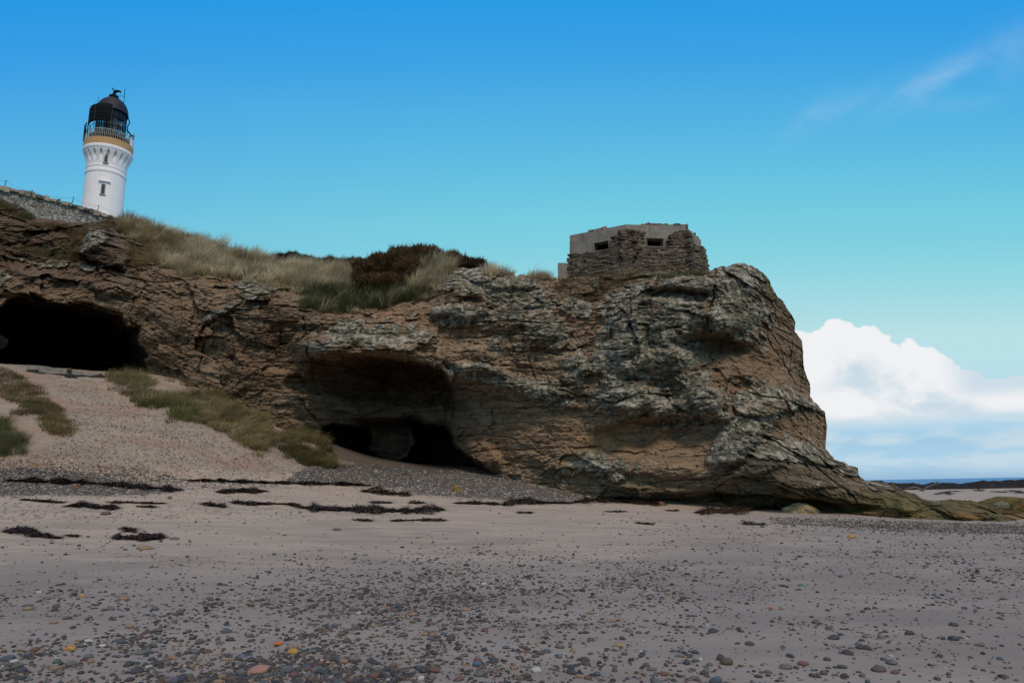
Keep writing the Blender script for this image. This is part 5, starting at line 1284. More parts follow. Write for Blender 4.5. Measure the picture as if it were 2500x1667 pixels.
    # rubble cladding: coursed stones against the walls
    TL = [(1378, 648), (1385, 634), (1402, 620), (1436, 613), (1449, 617), (1488, 611), (1489, 586), (1510, 574), (1529, 562), (1554, 564), (1574, 571), (1580, 604), (1621, 604), (1626, 577), (1650, 570), (1668, 563), (1685, 570), (1690, 592), (1700, 604), (1725, 604), (1738, 612), (1760, 640)]
    tlx = [p[0] for p in TL]; tly = [p[1] for p in TL]
    cl = MB(); cols = [(0.105, 0.080, 0.058), (0.125, 0.097, 0.068), (0.080, 0.062, 0.047), (0.15, 0.12, 0.08), (0.105, 0.066, 0.050), (0.10, 0.085, 0.068), (0.17, 0.145, 0.108)]
    plan2 = [plan[0] + [-0.12, 0.0], plan[1], plan[2] + [0.1, 0], plan[3] + [0.25, 0.1], plan[4]]
    for i in range(4):
        a, b = plan2[i], plan2[i + 1]; u = b - a; L = np.linalg.norm(u); u = u / L; nr = np.array([u[1], -u[0]]); nr = nr if nr @ ((a + b) / 2 - cen) > 0 else -nr
        z = zbot - 0.1
        while z < zt:
            h = rng.uniform(0.05, 0.12); t = -0.35 - rng.uniform(0, 0.2)
            while t < L + 0.3:
                l = rng.uniform(0.13, 0.46); tc_ = t + l / 2; off = 0.20 + 0.10 * (zt - z) / 3 + rng.uniform(-0.035, 0.05)
                p = np.array([*(a + u * tc_ + nr * off), z + h / 2]); px, py = proj(p)
                lim = float(np.interp(px, tlx, tly)) + 2.5 * rng.normal()
                ok = py > lim and py > 560 and px < np.interp(py, [600, 660], [1716, 1728])
                if i in winrects:
                    t0, t1, w0, w1 = winrects[i]
                    if tc_ + l / 2 > t0 - 0.06 and tc_ - l / 2 < t1 + 0.06 and z + h > w0 - 0.05 and z < w1 + 0.3: ok = False
                if ok:
                    tl = rng.normal(0, 0.05); s = np.array([u[0] * math.cos(tl), u[1] * math.cos(tl), math.sin(tl)]); nn = np.array([nr[0], nr[1], rng.normal(0, 0.06)]); nn /= np.linalg.norm(nn); w = np.cross(s, nn)
                    g = np.array(cols[rng.integers(0, len(cols))]) * rng.uniform(0.75, 1.25)
                    cl.box(p - nn * 0.12, (l - 0.012, 0.42, h * rng.uniform(0.82, 1.0)), np.stack([s, nn, w], 1), 0.013, col=g)
                t += l
            z += h
    part(cl, 'stone_cladding', M_stone_attr, root)
    # backing behind the stones so that no gap shows the concrete through
    # loose stones along the roof edge
    for i, lim in ((0, (0.30, 0.62)), (1, (0.28, 1.0)), (2, (0.0, 1.0))):
        a, b = plan[i], plan[i + 1]; za, zb_ = tops[i], tops[i + 1]; u = b - a; L = np.linalg.norm(u); t = L * lim[0]; rb = MB()
        while t < L * lim[1]:
            l = rng.uniform(0.12, 0.42)
            if True:
                xy = a + u / L * t + (cen - a) / np.linalg.norm(cen - a) * 0.25; zz = za + (zb_ - za) * t / L
                an = rng.uniform(-0.4, 0.4); R = np.array([[math.cos(an), 0, -math.sin(an)], [0, 1, 0], [math.sin(an), 0, math.cos(an)]])
                rb.box((xy[0], xy[1], zz + 0.05), (l, 0.35, rng.uniform(0.08, 0.22)), R, 0.04, col=np.array([0.16, 0.13, 0.10]) * rng.uniform(0.6, 1.3))
            t += l * 0.9
        part(rb, 'roof_rubble', M_stone_attr, root)
    # separate low concrete stump at the left
    c = P(1374, 664, 40.6); s = empty('concrete_post', (float(c[0]), float(c[1]), float(c[2]) - 1.2)); 
    mb = MB(); w = 22 * 41 / 1750
    z1 = float(P(1374, 642, 40.6)[2]); mb.box((c[0], c[1] + 0.3, (z1 + c[2] - 1.2) / 2), (w, 0.6, z1 - c[2] + 1.2), None, 0.012)
    o = mb.build('concrete_post', M_conc); bpy.data.objects.remove(s); tag(o, 'squat concrete post beside the left end of the pillbox', 'post')


build_pillbox()


# ------------------------------------------------------------------ stones
def ico(sub=2):
    t = (1 + 5 ** 0.5) / 2
    v = [(-1, t, 0), (1, t, 0), (-1, -t, 0), (1, -t, 0), (0, -1, t), (0, 1, t), (0, -1, -t), (0, 1, -t), (t, 0, -1), (t, 0, 1), (-t, 0, -1), (-t, 0, 1)]
    f = [(0, 11, 5), (0, 5, 1), (0, 1, 7), (0, 7, 10), (0, 10, 11), (1, 5, 9), (5, 11, 4), (11, 10, 2), (10, 7, 6), (7, 1, 8), (3, 9, 4), (3, 4, 2), (3, 2, 6), (3, 6, 8), (3, 8, 9), (4, 9, 5), (2, 4, 11), (6, 2, 10), (8, 6, 7), (9, 8, 1)]
    v = [np.array(a) / np.linalg.norm(a) for a in v]
    for _ in range(sub):
        cache = {}; nf = []
        def mid(a, b):
            k = (min(a, b), max(a, b))
            if k not in cache: m = v[a] + v[b]; v.append(m / np.linalg.norm(m)); cache[k] = len(v) - 1
            return cache[k]
        for a, b, c in f:
            x, y, z = mid(a, b), mid(b, c), mid(c, a); nf += [(a, x, z), (b, y, x), (c, z, y), (x, y, z)]
        f = nf
    return np.array(v), np.array(f)


I1, I2, I4 = ico(1), ico(2), ico(5)


def stone_shape(base, seed, angular=0.0, rough=0.12):
    v, f = base; r = np.random.default_rng(seed); o = r.uniform(0, 50, 2)
    k = 1 + rough * fbm(v[:, 0] * 1.6 + o[0] + v[:, 2], v[:, 1] * 1.6 + o[1] - v[:, 2], 3, seed)
    w = v * k[:, None]
    if angular:
        for _ in range(9):
            n = r.normal(size=3); n /= np.linalg.norm(n); d = r.uniform(0.5, 0.85); s = w @ n; w = w - n * (np.clip(s - d, 0, None) * angular)[:, None]
    return w, f


PCOL = {'dark grey': (0.050, 0.050, 0.053), 'brown': (0.095, 0.070, 0.054), 'grey': (0.115, 0.112, 0.108), 'reddish': (0.14, 0.072, 0.056), 'tan': (0.23, 0.155, 0.095), 'blue grey': (0.07, 0.085, 0.105), 'olive': (0.105, 0.10, 0.065), 'white': (0.40, 0.39, 0.37)}
PM = {k: pmat('pebble_' + k.replace(' ', '_'), c, 0.55, bump=(60, 0.004), var=0.22, vscale=30, spec=0.4, coord='Object') for k, c in PCOL.items()}
PM['orange'] = pmat('pebble_orange', (0.42, 0.10, 0.03), 0.6, var=0.15, vscale=30)
PM['ochre'] = pmat('pebble_ochre', (0.33, 0.19, 0.06), 0.65, var=0.2, vscale=30)
PM['teal'] = pmat('pebble_teal', (0.04, 0.13, 0.12), 0.6, var=0.15)
PM['pink'] = pmat('pebble_pink', (0.28, 0.16, 0.13), 0.7, var=0.35, vscale=25)
PM['green'] = pmat('pebble_green', (0.05, 0.09, 0.065), 0.6, var=0.2)
PM['blue'] = pmat('pebble_blue', (0.065, 0.10, 0.15), 0.55, var=0.25, vscale=30)

NAMED = [(300, 1466, 28, .42, 'tan', 'flat tan pebble with dark grit round it on the left sand'), (199, 1456, 18, .5, 'ochre', 'orange brown pebble up the sand from the flat tan one'), (65, 1489, 24, .5, 'tan', 'tan pebble near the left edge with a dark pebble touching it'),
         (128, 1527, 20, .5, 'tan', 'smooth tan pebble below the left edge pair'), (168, 1592, 32, .5, 'ochre', 'ochre oblong pebble tilted beside a dark grey one at lower left'), (136, 1626, 23, .6, 'green', 'dark bottle green pebble alone at lower left'),
         (678, 1576, 22, .55, 'orange', 'brightest orange red pebble among grey ones'), (714, 1598, 30, .6, 'ochre', 'big rounded sandy yellow pebble right of the orange red one'), (587, 1613, 26, .6, 'blue', 'slate blue pebble with a pale upper side'),
         (628, 1647, 58, .38, 'pink', 'long pink speckled cobble near the lower edge'), (329, 1645, 28, .55, 'blue grey', 'blue grey cobble in front of a banded shell like stone'), (421, 1612, 22, .6, 'tan', 'buff pebble leaning on a rough stone cluster'),
         (247, 1583, 20, .5, 'white', 'pale whitish pebble right of the ochre oblong one'), (275, 1450, 13, .6, 'reddish', 'small brick red pebble above the flat tan one'), (1060, 1641, 30, .6, 'reddish', 'rounded russet cobble at the bottom centre'),
         (1165, 1627, 24, .75, 'blue', 'round bluish cobble at the bottom centre right of the russet one'), (898, 1632, 28, .65, 'grey', 'plump grey cobble left of the russet cobble'), (1366, 1606, 15, .8, 'blue', 'bright blue upright pebble on open sand'),
         (1313, 1636, 18, .75, 'ochre', 'yellow brown pebble beside a grey one near the bottom'), (1336, 1594, 21, .6, 'blue grey', 'slate pebble with a pink chip at its side'), (1443, 1501, 22, .45, 'tan', 'flat orange brown stone with a dark stone behind'),
         (1512, 1578, 15, .7, 'ochre', 'ochre pebble above a pale round one on the right sand'), (1437, 1658, 20, .6, 'reddish', 'red brown pebble at the bottom edge'), (1883, 1485, 12, .6, 'orange', 'small vivid orange pebble alone on the right sand'),
         (1776, 1622, 32, .7, 'brown', 'brown cobble with grit round it at lower right'), (1760, 1612, 17, 1.2, 'dark grey', 'upright dark pebble touching the brown cobble'), (1833, 1575, 24, .5, 'dark grey', 'smooth dark oval pebble with a white shell at its end'),
         (2151, 1640, 36, .5, 'brown', 'low brown mound shaped stone at lower right'), (1711, 1612, 10, .9, 'white', 'round white pebble in front of a grey group'), (1956, 1428, 15, .5, 'teal', 'small teal green stone on the right sand'),
         (2025, 1542, 15, .8, 'brown', 'blocky brown pebble above a dark flat pair'), (2040, 1566, 28, .5, 'dark grey', 'dark flat stone with a pale crust, right of centre'), (1623, 1648, 17, .8, 'reddish', 'brick red pebble on top of a blue grey one at the bottom'),
         (1751, 1669, 32, .7, 'blue grey', 'blue grey cobble cut by the bottom edge'), (2354, 1548, 12, .8, 'dark grey', 'pointed dark pebble alone on clear sand at right'), (350, 1340, 40, .3, 'tan', 'long flat tan slab below the seaweed heaps'),
         (256, 1257, 24, .5, 'brown', 'brown angular stone between the seaweed heaps'), (822, 1294, 20, .45, 'olive', 'greenish angular stone on clear middle sand'), (425, 1316, 22, .35, 'olive', 'flat olive pebble right of the seaweed heap'), (2081, 1313, 22, .5, 'ochre', 'yellowish stone on the far right sand')]


def build_pebbles():
    shapes = [stone_shape(I2, 900 + i, rough=0.22, angular=0.35 if i % 3 == 0 else 0) for i in range(8)]
    fwd = -RN[:, 2]
    meshes = {}
    def pebble(pos, sx, sy, sz, rz, colour, shp, label=None, group=None):
        key = (colour, shp)
        if key not in meshes:
            v, f = shapes[shp]; o = npmesh('pebble', v, f, PM[colour]); meshes[key] = o.data
        else: o = link(bpy.data.objects.new('pebble', meshes[key]))
        o.location = pos; o.scale = (sx, sy, sz); o.rotation_euler = (rng.normal(0, 0.08), rng.normal(0, 0.08), rz)
        tag(o, label, 'pebble', group); return o
    nm = np.array([(a[0], a[1]) for a in NAMED], float); hp = hit(nm[:, 0], nm[:, 1])
    for (px, py, w, asp, colr, lab), p in zip(NAMED, hp):
        r = w / 2 * float((p - CAM) @ fwd) / FPX
        pebble((p[0], p[1] + r * 0.4, p[2] + r * asp * 0.45), r, r * 0.75, r * asp, rng.normal(0, 0.15), colr, rng.integers(0, 8), lab)
    # the rest, scattered by density read off the photo
    rows = [1245, 1275, 1300, 1350, 1400, 1450, 1500, 1550, 1600, 1667]; cols = [0, 300, 600, 900, 1200, 1500, 1800, 2100, 2500]
    DN = np.array([[1, 2, 1, 1, 1, 2, 4, 10, 14], [2.5, 3, 1.5, .7, .7, 3, 10, 16, 18], [1.2, 2, 2.5, 1, 1, 4, 9, 13, 16], [2.5, 4, 4.5, 5, 9, 11, 9, 12, 13], [3, 5, 8, 13, 24, 24, 10, 9, 10], [4, 7, 9, 18, 24, 18, 6, 7, 8], [5, 8, 11, 19, 14, 7, 4, 5, 5], [7, 9, 13, 20, 10, 6, 3, 3, 2.5], [9, 12, 16, 20, 9, 5, 3.5, 3, 1.5], [10, 14, 18, 18, 9, 5, 3, 2.5, 1.5]], float)
    N = 128000
    x = rng.uniform(-450, 3080, N); y = rng.uniform(1245, 1680, N)
    ci = np.clip(np.interp(x, cols, range(9)), 0, 7.999); ri = np.clip(np.interp(y, rows, range(10)), 0, 8.999)
    c0 = ci.astype(int); r0 = ri.astype(int); fc = ci - c0; fr = ri - r0
    d = DN[r0, c0] * (1 - fc) * (1 - fr) + DN[r0, c0 + 1] * fc * (1 - fr) + DN[r0 + 1, c0] * (1 - fc) * fr + DN[r0 + 1, c0 + 1] * fc * fr
    p = hit(x, y); ok = ~np.isnan(p[:, 0]); x, y, p, d = x[ok], y[ok], p[ok], d[ok]
    cl = fbm(p[:, 0] * 0.9, p[:, 1] * 0.55, 4, 601, 0.7) + 0.5 * fbm(p[:, 0] * 4, p[:, 1] * 2.5, 3, 603)
    d = d * np.clip(0.35 + 1.5 * sstep(-0.35, 0.6, cl), 0, 3)
    keep = rng.uniform(0, 1, len(x)) < d / 46.0
    x, y, p = x[keep], y[keep], p[keep]; n = len(x)
    # keep clear of the cliff foot
    size = np.exp(rng.normal(math.log(0.0112), 0.46, n)) * np.interp(y, [1250, 1400, 1520, 1667], [1.3, 1.05, 1.0, 1.1])
    size = np.where(rng.uniform(0, 1, n) < 0.035, size * 1.9, size); size = np.clip(size, 0.0075, 0.042)
    kinds = list(PCOL); w = np.array([0.36, 0.21, 0.17, 0.065, 0.075, 0.045, 0.055, 0.012]); w /= w.sum(); ck = rng.choice(8, n, p=w)
    app = size / p[:, 1] * ((x > -10) & (x < 2510) & (y < 1672)); order = np.argsort(-app); big = order[:262]; rest = order[262:]
    ANCH = [(300, 1466, 'flat tan pebble on the left'), (65, 1489, 'tan pebble at the left edge'), (168, 1592, 'ochre oblong pebble'), (136, 1626, 'bottle green pebble'), (678, 1576, 'orange red pebble'), (714, 1598, 'sandy yellow cobble'), (628, 1647, 'long pink cobble'), (1060, 1641, 'russet cobble'), (1165, 1627, 'round bluish cobble'),
            (1366, 1606, 'bright blue pebble'), (1443, 1501, 'flat orange brown stone'), (1883, 1485, 'small vivid orange pebble'), (1776, 1622, 'low brown cobble'), (1833, 1575, 'dark oval pebble'), (2151, 1640, 'brown mound shaped stone'), (1956, 1428, 'teal green stone'), (2040, 1566, 'dark crusted flat stone'), (2354, 1548, 'pointed dark pebble'), (2081, 1313, 'yellowish stone on the far right'), (350, 1340, 'long flat tan slab')]
    slots = {}
    for i in big:
        dd = [math.hypot((x[i] - a[0]), (y[i] - a[1]) * 1.6) for a in ANCH]; j = int(np.argmin(dd)); dx, dy = x[i] - ANCH[j][0], (y[i] - ANCH[j][1]) * 1.6
        side = ('right of' if dx > 0 else 'left of') if abs(dx) > abs(dy) else ('in front of' if dy > 0 else 'beyond')
        slots.setdefault((kinds[ck[i]], side, j), []).append((dd[j], i))
    ORD = ['nearest', 'second', 'third', 'fourth', 'fifth', 'sixth', 'seventh', 'eighth', 'ninth', 'tenth', 'eleventh', 'twelfth', 'thirteenth', 'fourteenth']
    lab = {}
    for (k, side, j), lst in slots.items():
        for o_, (_, i) in enumerate(sorted(lst)): lab[i] = '%s larger %s pebble %s the %s' % (ORD[min(o_, 13)], k, side, ANCH[j][2])
    for i in big:
        r = size[i]; k = kinds[ck[i]]; asp = rng.uniform(0.5, 0.75)
        pebble((p[i, 0], p[i, 1], p[i, 2] + r * asp * 0.35), r * rng.uniform(1, 1.35), r * rng.uniform(0.8, 1.1), r * asp, rng.uniform(0, 6.28), k, rng.integers(0, 8),
               lab[i], '%s pebbles scattered over the sand' % k)
    vs, fs, cs = [], [], []; off = 0
    s1 = [stone_shape(I1, 950 + i, rough=0.22) for i in range(12)]
    pc = np.array([PCOL[k] for k in kinds])
    for s in range(12):
        idx = rest[s::12]; m = len(idx); v, f = s1[s]
        a = rng.uniform(0, 6.28, m); ca, sa = np.cos(a), np.sin(a); r = size[idx]; asp = rng.uniform(0.45, 0.75, m)
        V = v[None] * np.stack([r * rng.uniform(0.9, 1.4, m), r * rng.uniform(0.8, 1.0, m), r * asp], -1)[:, None]
        V = np.stack([V[..., 0] * ca[:, None] - V[..., 1] * sa[:, None], V[..., 0] * sa[:, None] + V[..., 1] * ca[:, None], V[..., 2]], -1)
        V = V + (p[idx] + np.stack([0 * r, 0 * r, r * asp * 0.3], -1))[:, None]
        F = f[None] + (np.arange(m) * len(v))[:, None, None] + off; off += m * len(v)
        vs.append(V.reshape(-1, 3)); fs.append(F.reshape(-1, 3)); cs.append(np.repeat(pc[ck[idx]] * rng.uniform(0.4, 1.0, (m, 1)), len(v), 0))
    o = npmesh('pebbles', np.concatenate(vs), np.concatenate(fs), pmat('pebble_mix', (0.1, 0.1, 0.1), 0.6, attr=True), col=np.concatenate(cs))
    tag(o, 'countless small mixed pebbles strewn over the grey sand', 'pebbles', kind='stuff')
    # shingle banks
    vs, fs, cs = [], [], []; off = 0; v, f = stone_shape(I1, 999)
    for poly, n in ((SHINGLE, 13000), (SHINGLE_L, 4200), ([(100, 1140), (420, 1170), (640, 1172), (700, 1185), (420, 1200), (200, 1160)], 900), ([(1880, 1262), (2560, 1284), (2560, 1304), (2200, 1296), (1900, 1280)], 5500), ([(900, 1140), (1240, 1160), (1300, 1180), (1000, 1165)], 500)):
        q = in_poly(poly, n); q += rng.normal(0, 1, q.shape) * np.where(rng.uniform(0, 1, (len(q), 1)) < 0.25, 13, 3) * [1.3, 0.6]; pp = hit(q[:, 0], q[:, 1]); pp = pp[~np.isnan(pp[:, 0])]; m = len(pp)
        r = np.exp(rng.normal(math.log(0.014 if poly[0][0] > 1500 else 0.022), 0.4, m)); sc = np.stack([r * rng.uniform(0.9, 1.5, m), r, r * 0.6], -1)
        V = v[None] * sc[:, None] + pp[:, None] + np.array([0, 0, 0.008]); F = f[None] + (np.arange(m) * len(v))[:, None, None] + off; off += m * len(v)
        g = pal([(0.06, 0.055, 0.052), (0.09, 0.082, 0.074), (0.13, 0.118, 0.105), (0.17, 0.155, 0.135), (0.22, 0.20, 0.17), (0.13, 0.09, 0.062), (0.11, 0.105, 0.10), (0.34, 0.32, 0.29)], m, 0.2) * (0.6 if poly[0][0] > 1500 else 1.0)
        vs.append(V.reshape(-1, 3)); fs.append(F.reshape(-1, 3)); cs.append(np.repeat(g, len(v), 0))
    o = npmesh('shingle', np.concatenate(vs), np.concatenate(fs), M_attr, col=np.concatenate(cs), smooth=False)
    tag(o, 'grey shingle banked before the low cave and along the dune foot', 'shingle', kind='stuff')


build_pebbles()


def boulder(name, px, py, wpx, hpx, col, label, Y=None, depth=0.8, seed=1, ang=0.6, cat='rock', col2=None, sink=0.35):
    p = hit([px], [py])[0] if Y is None else P(px, py, Y)
    s = float((p - CAM) @ (-RN[:, 2])) / FPX; rx = wpx / 2 * s; h = hpx * s
    v, f = stone_shape(I4, seed, ang, 0.3); rz = h / (1 - sink) / 1.9 if True else h
    c1 = np.array(col); nn = fbm(v[:, 0] * 3 + seed, v[:, 1] * 3 + v[:, 2] * 2, 4, seed); k = sstep(-0.1, 0.4, nn)[:, None]
    cc = c1 * (1 - k) + np.array(col2 if col2 else c1 * 0.7) * k
    W = v * [rx * 1.12, rx * depth, h * 1.15]; W = W + (v * 0.05 * fbm(v[:, 0] * 7, v[:, 2] * 7 + v[:, 1] * 5, 3, seed + 3)[:, None] * rx)
    o = npmesh(name, W, f, M_rock, col=cc); o.location = (p[0], p[1] + rx * depth * 0.6, p[2] - h * 0.12)
    tag(o, label, cat); return o


boulder('boulder', 1962, 1251, 92, 22, (0.46, 0.37, 0.20), 'pale tan rounded rock resting on sand below the dark headland shelf', seed=21, col2=(0.36, 0.30, 0.16), ang=0.3)
boulder('boulder', 1616, 1234, 27, 11, (0.20, 0.11, 0.065), 'small red brown angular block at the cliff foot beside seaweed', seed=22, ang=1)
boulder('boulder', 1117, 1199, 26, 15, (0.30, 0.20, 0.06), 'yellow ochre stone standing on the grey shingle', seed=23, ang=0.9)
boulder('boulder', 1095, 1183, 13, 6, (0.24, 0.15, 0.08), 'tiny orange stone on the shingle behind the yellow one', seed=24)
boulder('boulder', 992, 1160, 28, 10, (0.12, 0.085, 0.06), 'brown flat stone on shingle in the low cave mouth', seed=25, ang=1)
boulder('boulder', 2455, 1229, 112, 22, (0.105, 0.10, 0.04), 'large olive green rock on pale sand behind the shelf', seed=26, Y=36, col2=(0.17, 0.11, 0.04))
boulder('boulder', 2447, 1236, 40, 12, (0.19, 0.19, 0.14), 'low grey rock between the olive rock and the shelf', seed=27, Y=33.5)
boulder('boulder', 2518, 1250, 70, 30, (0.10, 0.085, 0.035), 'green brown rock cut by the right edge of the photo', seed=28, Y=28.5, col2=(0.15, 0.09, 0.035))
boulder('boulder', 163, 925, 42, 12, (0.05, 0.045, 0.04), 'dark broken stone on sand under the driftwood at the big cave', seed=29, ang=1)
boulder('boulder', 232, 923, 36, 12, (0.06, 0.05, 0.045), 'dark flat stone right of the broken one at the big cave', seed=30, ang=1)
boulder('boulder', 82, 1140, 40, 9, (0.30, 0.20, 0.11), 'pale sandstone slab at the top of the left shingle', seed=31, ang=1)
boulder('boulder', 187, 1192, 14, 11, (0.20, 0.11, 0.07), 'small red brown cobble on the left shingle', seed=32)
boulder('boulder', 413, 1217, 12, 8, (0.15, 0.12, 0.1), 'lone grey cobble on clear sand above the seaweed heaps', seed=33)


# ------------------------------------------------------------------ driftwood
def beam(name, a, b, w, h, label, mat, seg=14):
    a = np.array(a, float); b = np.array(b, float); d = b - a; L = np.linalg.norm(d); d /= L; side = np.cross(d, [0, 0, 1.0]); side /= np.linalg.norm(side); up = np.cross(side, d)
    vs = []; 
    for i in range(seg + 1):
        t = i / seg; c = a + (b - a) * t + up * 0.02 * math.sin(t * 5) 
        for sx, sz in ((-1, -1), (-0.9, 1), (0.95, 0.9), (1, -1)):
            k = 1 + rng.normal(0, 0.07); vs.append(c + side * sx * w / 2 * k + up * sz * h / 2 * k)
    q = [[i * 4 + j, i * 4 + (j + 1) % 4, (i + 1) * 4 + (j + 1) % 4, (i + 1) * 4 + j] for i in range(seg) for j in range(4)] + [[3, 2, 1, 0], [seg * 4, seg * 4 + 1, seg * 4 + 2, seg * 4 + 3]]
    o = npmesh(name, np.array(vs), np.array(q), mat, smooth=False); tag(o, label, 'driftwood'); return o


M_drift = pmat('grey_driftwood', (0.20, 0.185, 0.165), 0.9, bump=(18, 0.02), var=0.35, vscale=5)
def gp_(px, py, dz=0.0, Y=None):
    p = hit([px], [py])[0] if Y is None else P(px, py, Y); return p + [0, 0, dz]
beam('driftwood_beam', P(70, 897, 36.9), P(172, 908, 37.2), 0.4, 0.26, 'thick grey driftwood beam lying across the mouth of the big cave', M_drift)
beam('driftwood_plank', P(98, 909, 36.9), P(247, 914, 37.4), 0.35, 0.17, 'long thin driftwood plank right of the thick beam', M_drift)
beam('driftwood_plank', P(66, 906, 36.6), P(112, 912, 36.8), 0.3, 0.10, 'short dark plank end under the thick beam', pmat('dark_wood', (0.04, 0.035, 0.03), 0.9))
boulder('boulder', 168, 903, 12, 5, (0.09, 0.075, 0.065), 'rounded stone perched between the driftwood beam and plank', Y=36.8, seed=34)

fb = gp_(2250, 1199); root = empty('dead_branch', fb.tolist()); tag(root, 'bleached dead branch lying on the far sand before the reef', 'driftwood')
Yb = float(fb[1]); mb = MB()
mb.tube([P(2206, 1195, Yb), P(2222, 1191, Yb), P(2236, 1189, Yb), P(2246, 1194, Yb), P(2255, 1198, Yb)], [0.08, 0.13, 0.15, 0.18, 0.16], 8)
mb.tube([P(2250, 1197, Yb), P(2262, 1190, Yb), P(2278, 1182, Yb), P(2294, 1174, Yb)], [0.15, 0.12, 0.09, 0.03], 8)
part(mb, 'trunk', M_wood, root, True)
for pts in ([(2227, 1190), (2228, 1186)], [(2262, 1190), (2260, 1183)], [(2278, 1182), (2290, 1180)], [(2286, 1177), (2288, 1173)]):
    mb = MB(); mb.tube([P(pts[0][0], pts[0][1], Yb), P(pts[1][0], pts[1][1], Yb)], [0.07, 0.02], 6); part(mb, 'twig', M_wood, root)


# ------------------------------------------------------------------ seaweed
def seaweed(line, th, label, n=None, group=None, rust=0.15, hgt=1.0):
    """line of photo points, th = half thickness in photo pixels"""
    L = np.array(line, float); seg = np.hypot(*np.diff(L, axis=0).T); s = np.concatenate([[0], np.cumsum(seg)]); tot = s[-1]
    n = n or int(np.clip(tot * th * 1.7, 60, 4000)); u = rng.uniform(0, 1, n) * tot
    prof = np.clip(-0.1 + 1.3 * vnoise(u / 17.0, u * 0 + L[0, 0], 3) + 0.4 * vnoise(u / 5.0, u * 0 + L[0, 0], 4), 0.06, 1.25) * np.minimum(1, np.minimum(u, tot - u) / (tot * 0.10) + 0.25)
    x = np.interp(u, s, L[:, 0]); y = np.interp(u, s, L[:, 1]) + th * prof * rng.uniform(-1, 1, n)
    p = hit(x, y); ok = ~np.isnan(p[:, 0]); p = p[ok]; prof = prof[ok]; n = len(p); sc = p[:, 1] / FPX
    a = rng.uniform(0, 2 * math.pi, n); out = np.stack([np.cos(a) * 1.3, np.sin(a) * 0.6, np.full(n, 0.0)], -1)
    hh = np.clip(th * prof * sc * 0.9, 0.01, 0.16) * hgt
    p[:, 2] += rng.uniform(0, 1, n) * hh
    ln = rng.uniform(0.08, 0.34, n) * np.clip(p[:, 1] / 22, 0.7, 5.0)
    c = pal([(0.020, 0.014, 0.009), (0.034, 0.023, 0.014), (0.012, 0.011, 0.009)], n, 0.3)
    k = rng.uniform(0, 1, n) < rust; c[k] = pal([(0.09, 0.035, 0.015), (0.06, 0.03, 0.015)], int(k.sum()), 0.2)
    v, q, t, cc = blades(p, ln, np.stack([rng.normal(0, .3, n), rng.normal(0, .3, n), -rng.uniform(0.0, 0.35, n)], -1), rng.uniform(0.03, 0.075, n) * np.clip(p[:, 1] / 25, 0.8, 4.0), c, c * 1.1, up=out * 0.7 + np.array([0, 0, 0.22]), azim=a + math.pi / 2)
    o = npmesh('seaweed', v, [q, t], M_weed, smooth=False, col=cc); tag(o, label, 'seaweed', group); return o


seaweed([(15, 1173), (100, 1175), (203, 1179), (290, 1186), (370, 1192), (440, 1196)], 6, 'long black seaweed line across the left shingle')
seaweed([(455, 1173), (520, 1173), (640, 1178), (740, 1181), (840, 1182), (900, 1185)], 3.6, 'thin dark seaweed line at the foot of the dune path')
seaweed([(532, 1201), (590, 1198), (647, 1199)], 5.5, 'black seaweed heap just below the dune foot line')
seaweed([(53, 1219), (100, 1222), (157, 1226)], 2.2, 'thin wisp of seaweed left of the first rounded heap')
seaweed([(163, 1236), (205, 1232), (240, 1238), (287, 1239)], 6, 'rounded black seaweed heap on pale sand at the left')
seaweed([(268, 1225), (340, 1227), (402, 1229)], 2.4, 'reddish thin seaweed strand right of the rounded heap', rust=0.5)
seaweed([(333, 1236), (380, 1237)], 2, 'small seaweed scrap under the reddish strand')
seaweed([(493, 1230), (520, 1234), (551, 1237)], 4, 'short black seaweed roll between two longer bands')
seaweed([(567, 1226), (600, 1231), (700, 1232), (740, 1238)], 4, 'straggling seaweed band at the start of the long middle wrack')
seaweed([(735, 1241), (800, 1243), (900, 1245), (1006, 1248), (1080, 1244)], 8, 'largest black seaweed bank in the middle of the beach')
seaweed([(12, 1299), (50, 1296), (90, 1306), (142, 1313)], 8, 'dark tangled kelp heap nearest the left edge', rust=0.3)
seaweed([(280, 1311), (330, 1313), (398, 1311)], 8, 'dark and orange kelp heap with a blue scrap beneath', rust=0.4)
seaweed([(299, 1293), (333, 1297)], 4, 'small kelp tangle behind the dark and orange heap')
seaweed([(165, 1306), (190, 1308)], 5, 'little brown kelp tuft between the two near heaps', rust=0.5)
seaweed([(885, 1199), (940, 1204), (1003, 1209)], 5, 'seaweed strip on pink sand left of the shingle')
seaweed([(900, 1196), (925, 1190), (935, 1202)], 3, 'rusty seaweed tangle behind the strip on pink sand', rust=0.6)
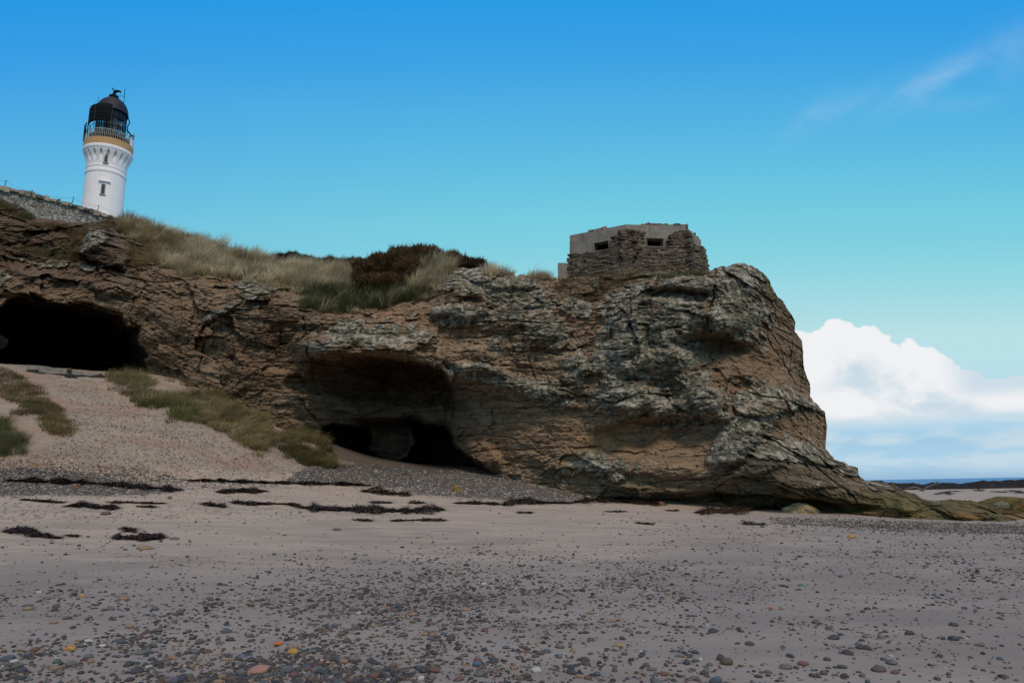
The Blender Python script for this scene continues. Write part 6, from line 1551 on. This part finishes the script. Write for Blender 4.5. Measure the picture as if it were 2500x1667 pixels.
seaweed([(1114, 1229), (1165, 1228), (1217, 1230)], 4, 'short seaweed band in front of the shingle')
seaweed([(1229, 1231), (1280, 1224), (1330, 1228), (1397, 1228)], 6, 'thick seaweed band below the right part of the shingle')
seaweed([(1397, 1226), (1460, 1220), (1560, 1226), (1620, 1231)], 6, 'seaweed running along the cliff foot under the overhang')
seaweed([(957, 1271), (1020, 1269), (1087, 1271)], 2.4, 'long thin stick like kelp stem on clear sand', rust=0.4)
seaweed([(865, 1268), (907, 1271)], 3, 'small brown weed tuft left of the long kelp stem', rust=0.5)
seaweed([(1265, 1250), (1297, 1251)], 2.8, 'small black weed patch on clear sand below the thick band')
seaweed([(1477, 1249), (1527, 1249)], 1.8, 'faint thin weed strand before the overhang')
seaweed([(1554, 1276), (1596, 1280)], 1.8, 'thin slanting weed strand on the right sand')
seaweed([(1629, 1247), (1657, 1247)], 2, 'short black weed strand near the red brown block')
seaweed([(1700, 1252), (1750, 1248), (1800, 1249), (1840, 1244)], 7, 'broad dark red seaweed patch below the headland', rust=0.35)
seaweed([(1840, 1243), (1880, 1242), (1905, 1244)], 3, 'thin weed tail between the broad patch and the tan rock')
seaweed([(1814, 1279), (1868, 1282)], 2.5, 'thin weed strand on the pebbly sand below the tan rock')
seaweed([(905, 1227), (955, 1229)], 2.5, 'weed scrap above the left end of the largest bank')
seaweed([(1000, 1228), (1035, 1229)], 3, 'weed scrap above the right end of the largest bank')
seaweed([(2285, 1207), (2305, 1203), (2323, 1207)], 3, 'black weed heap on the far pale sand behind the shelf', hgt=2)
for a, b, t_ in (((2318, 1199), (2344, 1200), 'thin weed scrap on the far sand right of the black heap'), ((2420, 1200), (2457, 1202), 'weed scrap on the far sand just beyond the olive green rock'), ((2464, 1199), (2492, 1200), 'weed scrap under the right end of the reef'), ((2378, 1197), (2405, 1198), 'weed scrap close below the reef, halfway to the right edge'), ((2480, 1203), (2500, 1204), 'weed scrap at the right edge beyond the olive green rock')):
    seaweed([a, b], 1.6, t_)
